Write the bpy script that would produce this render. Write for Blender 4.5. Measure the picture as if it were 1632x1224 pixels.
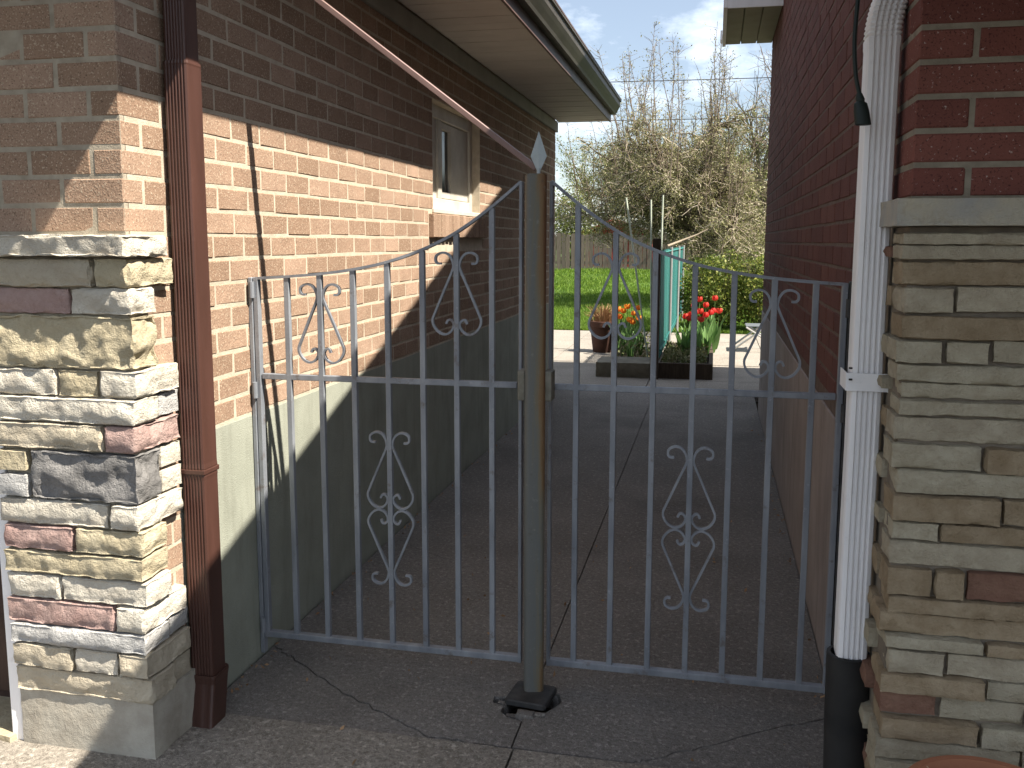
import bpy, bmesh, math, random
import numpy as np
from mathutils import Vector, Matrix, noise

for o in list(bpy.data.objects): bpy.data.objects.remove(o)
S = bpy.context.scene
C = S.collection
RAD = math.radians

# ------------------------------------------------------------------ camera
PITCH, YAW, ROLL, FPX = RAD(7.518), RAD(12.407), RAD(-0.104), 1460.6
fw = Vector((-math.sin(YAW)*math.cos(PITCH), math.cos(YAW)*math.cos(PITCH), -math.sin(PITCH)))
r0 = Vector((math.cos(YAW), math.sin(YAW), 0)); d0 = fw.cross(r0)
rt = math.cos(ROLL)*r0 + math.sin(ROLL)*d0
dn = -math.sin(ROLL)*r0 + math.cos(ROLL)*d0
cd = bpy.data.cameras.new('camera'); cam = bpy.data.objects.new('camera', cd); C.objects.link(cam)
cd.sensor_fit = 'HORIZONTAL'; cd.sensor_width = 36; cd.lens = 36*FPX/1632
cd.shift_y = -36/1632; cd.clip_start = .05; cd.clip_end = 2000
M = Matrix((( rt.x,-dn.x,-fw.x,0),( rt.y,-dn.y,-fw.y,0),( rt.z,-dn.z,-fw.z,1.5),(0,0,0,1)))
cam.matrix_world = M
S.camera = cam
S.render.resolution_x, S.render.resolution_y = 1024, 768

# ------------------------------------------------------------------ sky, sun, exposure
SUN = Vector((1, -.29, 1.42)).normalized()
W = bpy.data.worlds.new('World'); S.world = W; W.use_nodes = True
nt = W.node_tree; nt.nodes.clear()
def wn(t, **k):
    n = nt.nodes.new(t)
    for a, b in k.items(): setattr(n, a, b)
    return n
sky = wn('ShaderNodeTexSky', sky_type='NISHITA', sun_disc=False, sun_elevation=math.asin(SUN.z),
         sun_rotation=math.atan2(SUN.x, SUN.y), air_density=1.0, dust_density=.7, ozone_density=1.2)
tc = wn('ShaderNodeTexCoord'); mp = wn('ShaderNodeMapping'); mp.inputs['Scale'].default_value = (1.0, 1.0, 2.2)
mp.inputs['Location'].default_value = (.35, 0.1, .2)
nz = wn('ShaderNodeTexNoise'); nz.inputs['Scale'].default_value = 3.2; nz.inputs['Detail'].default_value = 9; nz.inputs['Roughness'].default_value = .58
cr = wn('ShaderNodeValToRGB'); cr.color_ramp.elements[0].color = (.10,.10,.10,1); cr.color_ramp.elements[0].position = .49; cr.color_ramp.elements[1].position = .74
mx = wn('ShaderNodeMix', data_type='RGBA'); mx.inputs[7].default_value = (18.5, 19.3, 20.6, 1)
bg = wn('ShaderNodeBackground'); bg.inputs['Strength'].default_value = .05
ow = wn('ShaderNodeOutputWorld')
L = nt.links.new
L(tc.outputs['Generated'], mp.inputs['Vector']); L(mp.outputs['Vector'], nz.inputs['Vector'])
L(nz.outputs['Fac'], cr.inputs['Fac']); L(cr.outputs['Color'], mx.inputs[0])
L(sky.outputs['Color'], mx.inputs[6]); L(mx.outputs[2], bg.inputs['Color']); L(bg.outputs[0], ow.inputs['Surface'])
sl = bpy.data.lights.new('sun', 'SUN'); sl.energy = 5.0; sl.angle = RAD(.53); sl.color = (1, .93, .82)
so = bpy.data.objects.new('sun', sl); C.objects.link(so); so.rotation_euler = SUN.to_track_quat('Z', 'Y').to_euler()
so.location = (8, -4, 14)
S.view_settings.view_transform = 'Standard'; S.view_settings.look = 'None'; S.view_settings.gamma = 1
S.view_settings.use_curve_mapping = False; S.view_settings.exposure = 1.46
S.render.engine = 'CYCLES'
S.cycles.max_bounces = 6; S.cycles.diffuse_bounces = 4; S.cycles.glossy_bounces = 2; S.cycles.transmission_bounces = 2

# ------------------------------------------------------------------ helpers: objects
def tag(o, label=None, cat=None, group=None, kind=None):
    if label: o['label'] = label
    if cat: o['category'] = cat
    if group: o['group'] = group
    if kind: o['kind'] = kind
    return o
def empty(name, loc=(0,0,0), label=None, cat=None, group=None):
    o = bpy.data.objects.new(name, None); C.objects.link(o); o.location = loc; o.empty_display_size = .1
    return tag(o, label, cat, group)
def link(name, me, mat=None, parent=None, loc=None, rot=None, kind=None):
    o = bpy.data.objects.new(name, me); C.objects.link(o)
    if mat and not me.materials: me.materials.append(mat)
    if parent: o.parent = parent
    if loc is not None: o.location = loc
    if rot is not None: o.rotation_euler = rot
    if kind: o['kind'] = kind
    return o

class MB:
    """collects geometry in the parent's space (parents of meshes stay at the origin of that space)"""
    def __init__(s): s.v = []; s.f = []
    def add(s, vs, fs):
        b = len(s.v); s.v += [tuple(p) for p in vs]; s.f += [tuple(b+i for i in f) for f in fs]; return s
    def box(s, x0,x1,y0,y1,z0,z1):
        return s.add([(x0,y0,z0),(x1,y0,z0),(x1,y1,z0),(x0,y1,z0),(x0,y0,z1),(x1,y0,z1),(x1,y1,z1),(x0,y1,z1)],
              [(3,2,1,0),(4,5,6,7),(0,1,5,4),(1,2,6,5),(2,3,7,6),(3,0,4,7)])
    def prism(s, poly, z0, z1):
        n = len(poly); a = sum(poly[i][0]*poly[(i+1)%n][1]-poly[(i+1)%n][0]*poly[i][1] for i in range(n))
        if a < 0: poly = poly[::-1]
        vs = [(p[0],p[1],z0) for p in poly]+[(p[0],p[1],z1) for p in poly]
        return s.add(vs, [tuple(range(n))[::-1], tuple(range(n,2*n))]+[(i,(i+1)%n,n+(i+1)%n,n+i) for i in range(n)])
    def extrude(s, prof, axis, a, b):
        """profile (list of 2-tuples) extruded along an axis: 'y' profile is (x,z); 'x' profile is (y,z); 'z' is (x,y)"""
        n = len(prof)
        def P(p, t): return {'y':(p[0],t,p[1]),'x':(t,p[0],p[1]),'z':(p[0],p[1],t)}[axis]
        vs = [P(p,a) for p in prof]+[P(p,b) for p in prof]
        return s.add(vs, [tuple(range(n))[::-1], tuple(range(n,2*n))]+[(i,(i+1)%n,n+(i+1)%n,n+i) for i in range(n)])
    def sweep(s, rings, closed=True, cap=True):
        n = len(rings[0]); b = len(s.v)
        for r in rings: s.v += [tuple(p) for p in r]
        for k in range(len(rings)-1):
            for i in range(n if closed else n-1):
                j = (i+1) % n
                s.f.append((b+k*n+i, b+k*n+j, b+(k+1)*n+j, b+(k+1)*n+i))
        if cap:
            s.f.append(tuple(b+i for i in range(n))[::-1]); s.f.append(tuple(b+(len(rings)-1)*n+i for i in range(n)))
        return s
    def tube(s, pts, rad, n=8, cap=True):
        pts = [Vector(p) for p in pts]; m = len(pts)
        if not hasattr(rad, '__len__'): rad = [rad]*m
        t = (pts[1]-pts[0]).normalized(); up = Vector((0,0,1)) if abs(t.z) < .9 else Vector((1,0,0))
        u = t.cross(up).normalized(); rings = []
        for i in range(m):
            if i == 0: t = pts[1]-pts[0]
            elif i == m-1: t = pts[-1]-pts[-2]
            else: t = pts[i+1]-pts[i-1]
            if t.length < 1e-9: t = Vector((0,0,1))
            t.normalize(); u = (u - t*u.dot(t))
            if u.length < 1e-6: u = t.orthogonal()
            u.normalize(); w = t.cross(u)
            rings.append([pts[i]+rad[i]*(math.cos(2*math.pi*k/n)*u+math.sin(2*math.pi*k/n)*w) for k in range(n)])
        return s.sweep(rings, True, cap)
    def lathe(s, prof, c=(0,0,0), n=24):
        rings = [[(c[0]+r*math.cos(2*math.pi*k/n), c[1]+r*math.sin(2*math.pi*k/n), c[2]+z) for k in range(n)] for r, z in prof]
        return s.sweep(rings)
    def mesh(s, name, smooth=False):
        me = bpy.data.meshes.new(name); me.from_pydata(s.v, [], s.f); me.update()
        if smooth: me.polygons.foreach_set('use_smooth', [True]*len(me.polygons))
        return me
    def build(s, name, mat, parent=None, smooth=False, bevel=0, kind=None, seg=2, loc=None):
        me = s.mesh(name, smooth)
        bm = bmesh.new(); bm.from_mesh(me); bmesh.ops.recalc_face_normals(bm, faces=bm.faces[:])
        if bevel:
            bmesh.ops.bevel(bm, geom=[e for e in bm.edges if len(e.link_faces) == 2 and e.calc_face_angle(0) > .5], offset=bevel, segments=seg, affect='EDGES', profile=.5)
        bm.to_mesh(me); bm.free()
        if smooth and bevel == 0: me.set_sharp_from_angle(angle=RAD(40))
        return link(name, me, mat, parent, loc, kind=kind)

def np_mesh(name, verts, faces_per, nper):
    """fast mesh: verts (N,3) array, faces (M,nper) int array"""
    me = bpy.data.meshes.new(name); n = len(verts); m = len(faces_per)
    me.vertices.add(n); me.vertices.foreach_set('co', np.asarray(verts, dtype=np.float32).ravel())
    me.loops.add(m*nper); me.loops.foreach_set('vertex_index', np.asarray(faces_per, dtype=np.int32).ravel())
    me.polygons.add(m); me.polygons.foreach_set('loop_start', np.arange(0, m*nper, nper, dtype=np.int32))
    me.polygons.foreach_set('loop_total', np.full(m, nper, dtype=np.int32))
    me.update(calc_edges=True); me.validate(); return me

def leaf_mesh(name, cen, size, rng, flat=0., aspect=.55, up=None):
    """one small folded leaf (2 quads' worth as a 4-point diamond) at each centre"""
    n = len(cen); cen = np.asarray(cen); size = np.broadcast_to(np.asarray(size), (n,))
    a = rng.normal(size=(n,3)); 
    if up is not None: a = a*(1-flat)+np.asarray(up)*flat*1.5
    a /= np.linalg.norm(a, axis=1)[:,None]+1e-9
    b = rng.normal(size=(n,3)); b -= a*(a*b).sum(1)[:,None]; b /= np.linalg.norm(b, axis=1)[:,None]+1e-9
    c = np.cross(a, b)
    s = size[:,None]
    V = np.stack([cen-a*s*.5, cen+b*s*aspect*.5+c*s*.08, cen+a*s*.5, cen-b*s*aspect*.5+c*s*.08], 1).reshape(-1,3)
    F = np.arange(n*4).reshape(n,4)
    return np_mesh(name, V, F, 4)

# ------------------------------------------------------------------ helpers: materials
class NT:
    def __init__(s, name):
        s.m = bpy.data.materials.new(name); s.m.use_nodes = True; s.t = s.m.node_tree; s.t.nodes.clear()
        s.o = s.n('ShaderNodeOutputMaterial'); s.b = s.n('ShaderNodeBsdfPrincipled'); s.l(s.b.outputs[0], s.o.inputs[0])
        s.geo = s.n('ShaderNodeNewGeometry'); s.pos = s.geo.outputs['Position']
    def n(s, t, **k):
        x = s.t.nodes.new(t)
        for a, b in k.items(): setattr(x, a, b)
        return x
    def l(s, a, b): s.t.links.new(a, b)
    def vec(s, scale):
        m = s.n('ShaderNodeVectorMath', operation='MULTIPLY'); s.l(s.pos, m.inputs[0]); m.inputs[1].default_value = scale; return m.outputs[0]
    def noise(s, scale, detail=4, rough=.55, vec=None, dist=0):
        x = s.n('ShaderNodeTexNoise'); x.inputs['Scale'].default_value = scale; x.inputs['Detail'].default_value = detail
        x.inputs['Roughness'].default_value = rough; x.inputs['Distortion'].default_value = dist
        s.l(vec or s.pos, x.inputs['Vector']); return x.outputs['Fac']
    def voro(s, scale, vec=None, feature='F1', out='Distance'):
        x = s.n('ShaderNodeTexVoronoi', feature=feature); x.inputs['Scale'].default_value = scale
        s.l(vec or s.pos, x.inputs['Vector']); return x.outputs[out]
    def ramp(s, fac, *st):
        r = s.n('ShaderNodeValToRGB'); e = r.color_ramp.elements
        while len(e) > 1: e.remove(e[-1])
        for i, (p, c) in enumerate(st):
            k = e[0] if i == 0 else e.new(p)
            k.position = p; k.color = (*c, 1) if hasattr(c, '__len__') else (c,c,c,1)
        s.l(fac, r.inputs[0]); return r.outputs[0]
    def mix(s, fac, a, b, mode='MIX'):
        m = s.n('ShaderNodeMix', data_type='RGBA', blend_type=mode)
        for sock, v in ((m.inputs[0], fac), (m.inputs[6], a), (m.inputs[7], b)):
            if hasattr(v, 'default_value') or hasattr(v, 'is_linked'): s.l(v, sock)
            elif hasattr(v, '__len__'): sock.default_value = (*v, 1)
            else: sock.default_value = v
        return m.outputs[2]
    def math(s, op, a, b=0.):
        m = s.n('ShaderNodeMath', operation=op)
        for sock, v in zip(m.inputs, (a, b)):
            if hasattr(v, 'is_linked'): s.l(v, sock)
            else: sock.default_value = v
        return m.outputs[0]
    def rand(s, island=False):
        return s.geo.outputs['Random Per Island'] if island else s.n('ShaderNodeObjectInfo').outputs['Random']
    def bump(s, h, strength=.3, dist=.01):
        b = s.n('ShaderNodeBump'); b.inputs['Strength'].default_value = strength; b.inputs['Distance'].default_value = dist
        s.l(h, b.inputs['Height']); s.l(b.outputs[0], s.b.inputs['Normal'])
    def done(s, col, rough=.8, metal=0., spec=.3):
        if hasattr(col, 'is_linked'): s.l(col, s.b.inputs['Base Color'])
        else: s.b.inputs['Base Color'].default_value = (*col, 1)
        if hasattr(rough, 'is_linked'): s.l(rough, s.b.inputs['Roughness'])
        else: s.b.inputs['Roughness'].default_value = rough
        s.b.inputs['Metallic'].default_value = metal; s.b.inputs['Specular IOR Level'].default_value = spec
        return s.m

def brick_mat(name, dark, mid, light, speck, island, speck_amt=.57, ssc=170):
    t = NT(name)
    base = t.ramp(t.rand(island), (0, dark), (.5, mid), (1, light))
    n1 = t.noise(9, 4); base = t.mix(t.ramp(n1, (.3, .0), (.75, .35)), base, tuple(c*.62 for c in dark))
    n2 = t.noise(ssc, 2, .7); base = t.mix(t.ramp(n2, (speck_amt, 0.), (speck_amt+.1, .6)), base, speck)
    n3 = t.noise(210, 2, .6); base = t.mix(t.ramp(n3, (.30, .8), (.42, 0.)), base, tuple(c*.35 for c in dark))
    h = t.math('ADD', t.math('MULTIPLY', n2, .6), t.math('MULTIPLY', t.noise(60, 4), .6))
    t.bump(h, .55, .006)
    return t.done(base, .92, spec=.15)
def mortar_mat(name, a, b):
    t = NT(name); c = t.ramp(t.noise(26, 5), (.3, a), (.7, b))
    c = t.mix(t.ramp(t.noise(3, 4), (.45, 0.), (.75, .45)), c, tuple(x*.7 for x in a))
    t.bump(t.noise(160, 4, .7), .5, .006); return t.done(c, .95, spec=.1)
def stone_mat(name, a, b, vein, island=False, sc=1.):
    t = NT(name); c = t.ramp(t.noise(14*sc, 6, .6), (.3, a), (.68, b))
    c = t.mix(t.ramp(t.noise(40*sc, 4, .6, dist=.6), (.56, 0.), (.72, .32)), c, vein)
    c = t.mix(t.ramp(t.rand(), (0, .22), (1, 0.)), c, tuple(x*.55 for x in a))
    h = t.math('ADD', t.math('MULTIPLY', t.noise(55, 6, .65), 1.), t.math('MULTIPLY', t.noise(260, 3, .6), .3))
    t.bump(h, .8, .014); return t.done(c, .93, spec=.15)

MAT = {}
MAT['brick'] = brick_mat('brick', (.26,.17,.115), (.335,.225,.158), (.395,.27,.195), (.62,.52,.39), False)
MAT['brick_far'] = brick_mat('brick_far', (.26,.17,.115), (.335,.225,.158), (.395,.27,.195), (.62,.52,.39), True)
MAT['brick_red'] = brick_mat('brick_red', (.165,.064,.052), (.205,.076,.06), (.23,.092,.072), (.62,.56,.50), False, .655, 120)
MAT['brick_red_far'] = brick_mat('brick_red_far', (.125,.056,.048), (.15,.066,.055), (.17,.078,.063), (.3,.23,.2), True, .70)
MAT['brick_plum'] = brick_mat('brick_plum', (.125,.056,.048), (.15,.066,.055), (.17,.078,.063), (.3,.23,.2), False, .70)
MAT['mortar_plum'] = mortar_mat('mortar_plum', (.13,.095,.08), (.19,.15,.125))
MAT['mortar'] = mortar_mat('mortar', (.43,.365,.28), (.55,.475,.37))
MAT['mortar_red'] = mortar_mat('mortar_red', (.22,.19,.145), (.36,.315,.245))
MAT['mortar_dark'] = mortar_mat('mortar_dark', (.17,.14,.11), (.25,.21,.16))
MAT['mortar_stone'] = mortar_mat('mortar_stone', (.30,.26,.20), (.42,.37,.29))
MAT['s_cream'] = stone_mat('stone_cream', (.50,.45,.37), (.64,.60,.51), (.40,.35,.27))
MAT['s_tan'] = stone_mat('stone_tan', (.42,.36,.27), (.54,.48,.37), (.33,.27,.19))
MAT['s_yellow'] = stone_mat('stone_yellow', (.41,.35,.235), (.52,.455,.32), (.31,.25,.15))
MAT['s_pink'] = stone_mat('stone_pink', (.33,.215,.19), (.44,.32,.285), (.25,.15,.13))
MAT['s_grey'] = stone_mat('stone_grey', (.15,.145,.14), (.26,.25,.24), (.08,.08,.08))
MAT['s_blue'] = stone_mat('stone_blue', (.37,.36,.345), (.49,.48,.46), (.31,.29,.265))
MAT['l_beige'] = stone_mat('ledge_beige', (.34,.285,.205), (.50,.44,.325), (.21,.165,.105), sc=1.4)
MAT['l_grey'] = stone_mat('ledge_grey', (.335,.285,.20), (.46,.41,.305), (.20,.17,.115), sc=1.4)
MAT['l_brown'] = stone_mat('ledge_brown', (.26,.19,.115), (.38,.30,.20), (.16,.115,.065), sc=1.4)
MAT['l_red'] = stone_mat('ledge_red', (.19,.10,.07), (.26,.15,.105), (.12,.065,.045), sc=1.4)
MAT['l_cap'] = stone_mat('ledge_cap', (.36,.355,.34), (.52,.46,.34), (.28,.21,.13), sc=.7)

t = NT('parge_green'); c = t.ramp(t.noise(5, 5), (.3, (.26,.27,.22)), (.7, (.33,.34,.28)))
c = t.mix(t.ramp(t.noise(7, 6, .65, vec=t.vec((1.5,1.5,.22))), (.5, 0.), (.7, .45)), c, (.17,.17,.135))
c = t.mix(t.ramp(t.noise(70, 3), (.6, 0.), (.75, .3)), c, (.18,.185,.15))
t.bump(t.noise(220, 4, .7), .45, .006); MAT['parge'] = t.done(c, .85, spec=.2)
t = NT('parge_pink'); c = t.ramp(t.noise(4, 5), (.3, (.27,.23,.21)), (.7, (.36,.31,.285)))
c = t.mix(t.ramp(t.noise(7, 6, .65, vec=t.vec((1.5,1.5,.22))), (.5, 0.), (.7, .5)), c, (.17,.14,.125))
t.bump(t.noise(200, 4, .7), .4, .006); MAT['parge_pink'] = t.done(c, .85, spec=.2)
t = NT('plaster_base'); c = t.ramp(t.noise(7, 7, .65), (.3, (.27,.24,.195)), (.55, (.40,.37,.31)), (.8, (.46,.43,.37)))
t.bump(t.math('ADD', t.noise(30, 6, .65), t.math('MULTIPLY', t.noise(250, 3), .3)), .5, .01); MAT['plaster'] = t.done(c, .92, spec=.1)

def concrete(name, a, b, spot, grit=.55):
    t = NT(name); c = t.ramp(t.noise(1.7, 6, .62), (.3, a), (.72, b))
    c = t.mix(t.ramp(t.noise(70, 3, .8), (.46, 0.), (.62, grit)), c, spot)
    c = t.mix(t.ramp(t.noise(48, 3, .75), (.55, 0.), (.66, .6)), c, tuple(min(1, x*1.7) for x in b))
    c = t.mix(t.ramp(t.noise(.9, 5, .6), (.52, 0.), (.68, .45)), c, tuple(x*.55 for x in a))
    v = t.voro(150); c = t.mix(t.ramp(v, (.12, .55), (.26, 0.)), c, tuple(min(1, x*1.9) for x in b))
    h = t.math('ADD', t.math('MULTIPLY', t.noise(85, 4, .7), 1.), t.math('MULTIPLY', t.noise(9, 4), 1.2))
    t.bump(h, .75, .012); return t.done(c, .9, spec=.2)
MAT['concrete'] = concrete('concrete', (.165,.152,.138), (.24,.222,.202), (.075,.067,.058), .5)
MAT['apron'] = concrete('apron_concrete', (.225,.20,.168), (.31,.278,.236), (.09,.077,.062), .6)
MAT['bounce_cut_paving'] = concrete('bounce_cut_paving', (.035,.034,.033), (.055,.053,.05), (.02,.02,.02), .4)
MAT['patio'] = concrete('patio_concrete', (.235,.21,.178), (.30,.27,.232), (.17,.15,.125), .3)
t = NT('soil'); t.bump(t.noise(60, 5), .8, .02); MAT['soil'] = t.done(t.ramp(t.noise(30, 5), (.3, (.022,.017,.012)), (.7, (.06,.048,.035))), .97, spec=.05)

t = NT('gate_metal'); c = t.ramp(t.noise(6, 5, vec=t.vec((3,3,.8))), (.3, (.185,.198,.222)), (.7, (.30,.316,.34)))
c = t.mix(t.ramp(t.noise(60, 4, .7), (.62, 0.), (.74, .55)), c, (.42,.43,.46))
c = t.mix(t.ramp(t.noise(17, 4, .7), (.60, 0.), (.72, .65)), c, (.13,.095,.075))
t.bump(t.noise(140, 3), .15, .003); MAT['gate'] = t.done(c, .5, metal=.25, spec=.4)
t = NT('post_steel'); f = t.noise(9, 6, .65, vec=t.vec((2.2,2.2,.16)))
sx = t.n('ShaderNodeSeparateXYZ'); t.l(t.pos, sx.inputs[0])
side = t.math('ADD', t.math('MULTIPLY', t.math('ADD', sx.outputs['X'], .546), 5.), t.math('MULTIPLY', t.math('SUBTRACT', sx.outputs['Z'], 1.1), .12))
rusty = t.math('ADD', f, side)
c = t.ramp(rusty, (.42, (.135,.137,.127)), (.52, (.16,.145,.105)), (.62, (.20,.13,.065)), (.8, (.16,.08,.04)))
c = t.mix(t.ramp(t.noise(45, 5, .7), (.6, 0.), (.72, .5)), c, (.24,.24,.21))
c = t.mix(t.ramp(t.noise(26, 5, .7), (.62, 0.), (.72, .6)), c, (.09,.08,.06))
t.bump(t.noise(90, 4), .2, .004); MAT['post'] = t.done(c, .6, metal=.2, spec=.35)
t = NT('latch_steel'); MAT['latch'] = t.done(t.ramp(t.noise(25, 5), (.3, (.13,.12,.09)), (.7, (.24,.225,.185))), .65, metal=.2)
t = NT('plate_iron'); MAT['plate'] = t.done(t.ramp(t.noise(20, 5), (.3, (.035,.035,.036)), (.7, (.085,.08,.075))), .65, metal=.3)
t.bump(t.noise(80, 4), .3, .004)
t = NT('brown_enamel'); c = t.ramp(t.noise(4, 4, vec=t.vec((4,4,.6))), (.3, (.056,.025,.018)), (.7, (.078,.035,.026)))
c = t.mix(t.ramp(t.noise(35, 5, .7), (.6, 0.), (.8, .3)), c, (.12,.07,.055)); t.bump(t.noise(30, 3), .05, .004)
MAT['brown'] = t.done(c, .42, spec=.45)
t = NT('white_enamel'); c = t.ramp(t.noise(3, 5, vec=t.vec((5,5,.5))), (.3, (.76,.74,.73)), (.65, (.86,.84,.83)))
c = t.mix(t.ramp(t.noise(16, 5, .7), (.6, 0.), (.78, .35)), c, (.40,.37,.33)); MAT['white'] = t.done(c, .5, spec=.4)
t = NT('black_pipe'); MAT['black'] = t.done(t.ramp(t.noise(8, 4), (.3, (.012,.012,.012)), (.7, (.03,.028,.026))), .6, spec=.3)
t = NT('brace_paint'); MAT['brace'] = t.done(t.ramp(t.noise(6, 4), (.3, (.17,.105,.09)), (.7, (.24,.155,.135))), .5, spec=.4)
t = NT('pale_paint'); MAT['finial'] = t.done(t.ramp(t.noise(20, 4), (.3, (.36,.41,.42)), (.7, (.46,.51,.52))), .5)
t = NT('cream_paint'); c = t.ramp(t.noise(7, 5), (.3, (.44,.405,.34)), (.7, (.56,.53,.46))); c = t.mix(t.ramp(t.noise(90, 4, .7), (.6, 0.), (.75, .4)), c, (.30,.27,.22))
t.bump(t.noise(60, 4), .15, .004); MAT['cream'] = t.done(c, .7)
t = NT('soffit_paint'); MAT['soffit'] = t.done(t.ramp(t.noise(3, 4), (.3, (.50,.46,.42)), (.7, (.60,.56,.51))), .6)
t = NT('frieze_paint'); MAT['frieze'] = t.done(t.ramp(t.noise(5, 4), (.3, (.24,.235,.20)), (.7, (.30,.29,.25))), .7)
t = NT('gutter_green'); MAT['gutter'] = t.done(t.ramp(t.noise(5, 4), (.3, (.046,.040,.031)), (.7, (.072,.064,.05))), .5)
t = NT('fascia_brown'); MAT['fascia'] = t.done(t.ramp(t.noise(5, 4), (.3, (.085,.05,.042)), (.7, (.125,.08,.066))), .5)
t = NT('soffit_olive'); MAT['soffit_olive'] = t.done(t.ramp(t.noise(5, 4), (.3, (.27,.26,.17)), (.7, (.33,.32,.22))), .7)
t = NT('shingle'); MAT['shingle'] = t.done(t.ramp(t.noise(40, 5), (.3, (.06,.05,.045)), (.7, (.12,.105,.09))), .95)
t = NT('glass'); MAT['glass'] = t.done((.02,.022,.025), .08, spec=.6)
t = NT('door_dark'); MAT['door'] = t.done(t.ramp(t.noise(6, 4, vec=t.vec((8,8,1))), (.3, (.035,.02,.016)), (.7, (.06,.034,.026))), .6)
t = NT('terracotta'); c = t.ramp(t.noise(9, 5), (.3, (.27,.105,.055)), (.7, (.36,.15,.08))); c = t.mix(t.ramp(t.noise(22, 5, .7), (.62, 0.), (.78, .5)), c, (.45,.32,.24)); t.bump(t.noise(50, 4), .2, .005); MAT['terracotta'] = t.done(c, .8)
t = NT('terracotta_shaded'); MAT['terracotta_shaded'] = t.done(t.ramp(t.noise(9, 5), (.3, (.05,.024,.018)), (.7, (.08,.038,.027))), .85)  # clay colour darkened to stand for the shade on the garden pot
t = NT('straw'); MAT['straw'] = t.done(t.ramp(t.rand(True), (0, (.42,.34,.20)), (1, (.58,.50,.34))), .8)
t = NT('dry_grass'); MAT['dry'] = t.done(t.ramp(t.rand(True), (0, (.22,.12,.06)), (1, (.42,.27,.15))), .85)
t = NT('cord_rubber'); MAT['cord'] = t.done((.008,.016,.014), .55, spec=.4)
t = NT('cable'); MAT['cable'] = t.done((.03,.03,.035), .6)
t = NT('grass_base'); MAT['lawn'] = t.done(t.ramp(t.noise(2.2, 5), (.3, (.035,.075,.012)), (.7, (.07,.125,.02))), .9); t.bump(t.noise(25, 4), .6, .05)
def leaf_mat(name, a, b, c=None, trans=.25, rough=.55):
    t = NT(name); col = t.ramp(t.rand(True), (0, a), (.6, b), (1, c or b))
    col = t.mix(t.ramp(t.noise(1.3, 3), (.35, 0.), (.7, .35)), col, tuple(x*.6 for x in a))
    t.done(col, rough, spec=.3)
    tr = t.n('ShaderNodeBsdfTranslucent'); t.l(col, tr.inputs[0]); m = t.n('ShaderNodeMixShader'); m.inputs[0].default_value = trans
    t.l(t.b.outputs[0], m.inputs[1]); t.l(tr.outputs[0], m.inputs[2]); t.l(m.outputs[0], t.o.inputs[0]); return t.m
MAT['grass'] = leaf_mat('grass_blade', (.085,.16,.016), (.145,.25,.028), (.23,.32,.05), .4)
MAT['bud'] = leaf_mat('bud_leaf', (.15,.15,.05), (.27,.26,.11), (.46,.43,.28), .3)
MAT['spring'] = leaf_mat('spring_leaf', (.10,.13,.03), (.17,.20,.05), (.27,.28,.10), .35)
MAT['hedge'] = leaf_mat('hedge_leaf', (.055,.085,.012), (.13,.17,.028), (.34,.34,.07), .3)
MAT['tuliplf'] = leaf_mat('tulip_leaf', (.09,.18,.05), (.15,.27,.08), (.24,.36,.13), .35)
MAT['groundlf'] = leaf_mat('ground_leaf', (.08,.11,.03), (.18,.19,.07), (.35,.30,.18), .25)
def petal(name, a, b):
    t = NT(name); col = t.ramp(t.rand(True), (0, a), (1, b)); t.done(col, .5)
    tr = t.n('ShaderNodeBsdfTranslucent'); t.l(col, tr.inputs[0]); m = t.n('ShaderNodeMixShader'); m.inputs[0].default_value = .35
    t.l(t.b.outputs[0], m.inputs[1]); t.l(tr.outputs[0], m.inputs[2]); t.l(m.outputs[0], t.o.inputs[0]); return t.m
MAT['red_petal'] = petal('red_petal', (.62,.035,.03), (.75,.075,.05)); MAT['orange_petal'] = petal('orange_petal', (.72,.17,.02), (.80,.32,.04))
t = NT('bark'); MAT['bark'] = t.done(t.ramp(t.noise(12, 6, vec=t.vec((2,2,.5))), (.3, (.075,.058,.042)), (.7, (.19,.155,.12))), .95, spec=.1)
t = NT('twig'); MAT['twig'] = t.done(t.ramp(t.rand(True), (0, (.15,.12,.085)), (.6, (.29,.24,.18)), (1, (.52,.45,.36))), .9, spec=.1)
t = NT('sprout'); MAT['sprout'] = t.done(t.ramp(t.rand(True), (0, (.10,.075,.055)), (1, (.22,.175,.13))), .9, spec=.1)
t = NT('twig_red'); MAT['twig_red'] = t.done(t.ramp(t.rand(True), (0, (.13,.10,.08)), (1, (.27,.21,.17))), .9, spec=.1)
t = NT('fence_wood'); c = t.ramp(t.noise(6, 5, vec=t.vec((6,6,.6))), (.3, (.085,.068,.052)), (.7, (.165,.135,.105))); c = t.mix(t.ramp(t.rand(), (0, 0.), (1, .45)), c, (.06,.055,.045)); MAT['fence'] = t.done(c, .9)
t = NT('shed_red'); MAT['shed'] = t.done(t.ramp(t.noise(3, 4), (.3, (.22,.03,.022)), (.7, (.30,.045,.033))), .8)
t = NT('shed_roof'); MAT['shed_roof'] = t.done(t.ramp(t.noise(3, 4), (.3, (.17,.075,.055)), (.7, (.24,.12,.09))), .85)
t = NT('old_wood'); MAT['wood'] = t.done(t.ramp(t.noise(12, 5, vec=t.vec((4,4,.5))), (.3, (.035,.026,.018)), (.7, (.085,.062,.043))), .9)
t = NT('curb_stone'); MAT['curb'] = t.done(t.ramp(t.noise(8, 6), (.3, (.13,.115,.085)), (.7, (.22,.20,.155))), .95); t.bump(t.noise(40, 5), .5, .01)
t = NT('teal'); MAT['teal'] = t.done(t.ramp(t.rand(), (0, (.008,.085,.078)), (1, (.04,.19,.17))), .6)
t = NT('stake'); MAT['stake'] = t.done(t.ramp(t.noise(5, 4), (.3, (.40,.46,.36)), (.7, (.55,.58,.48))), .7)
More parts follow.
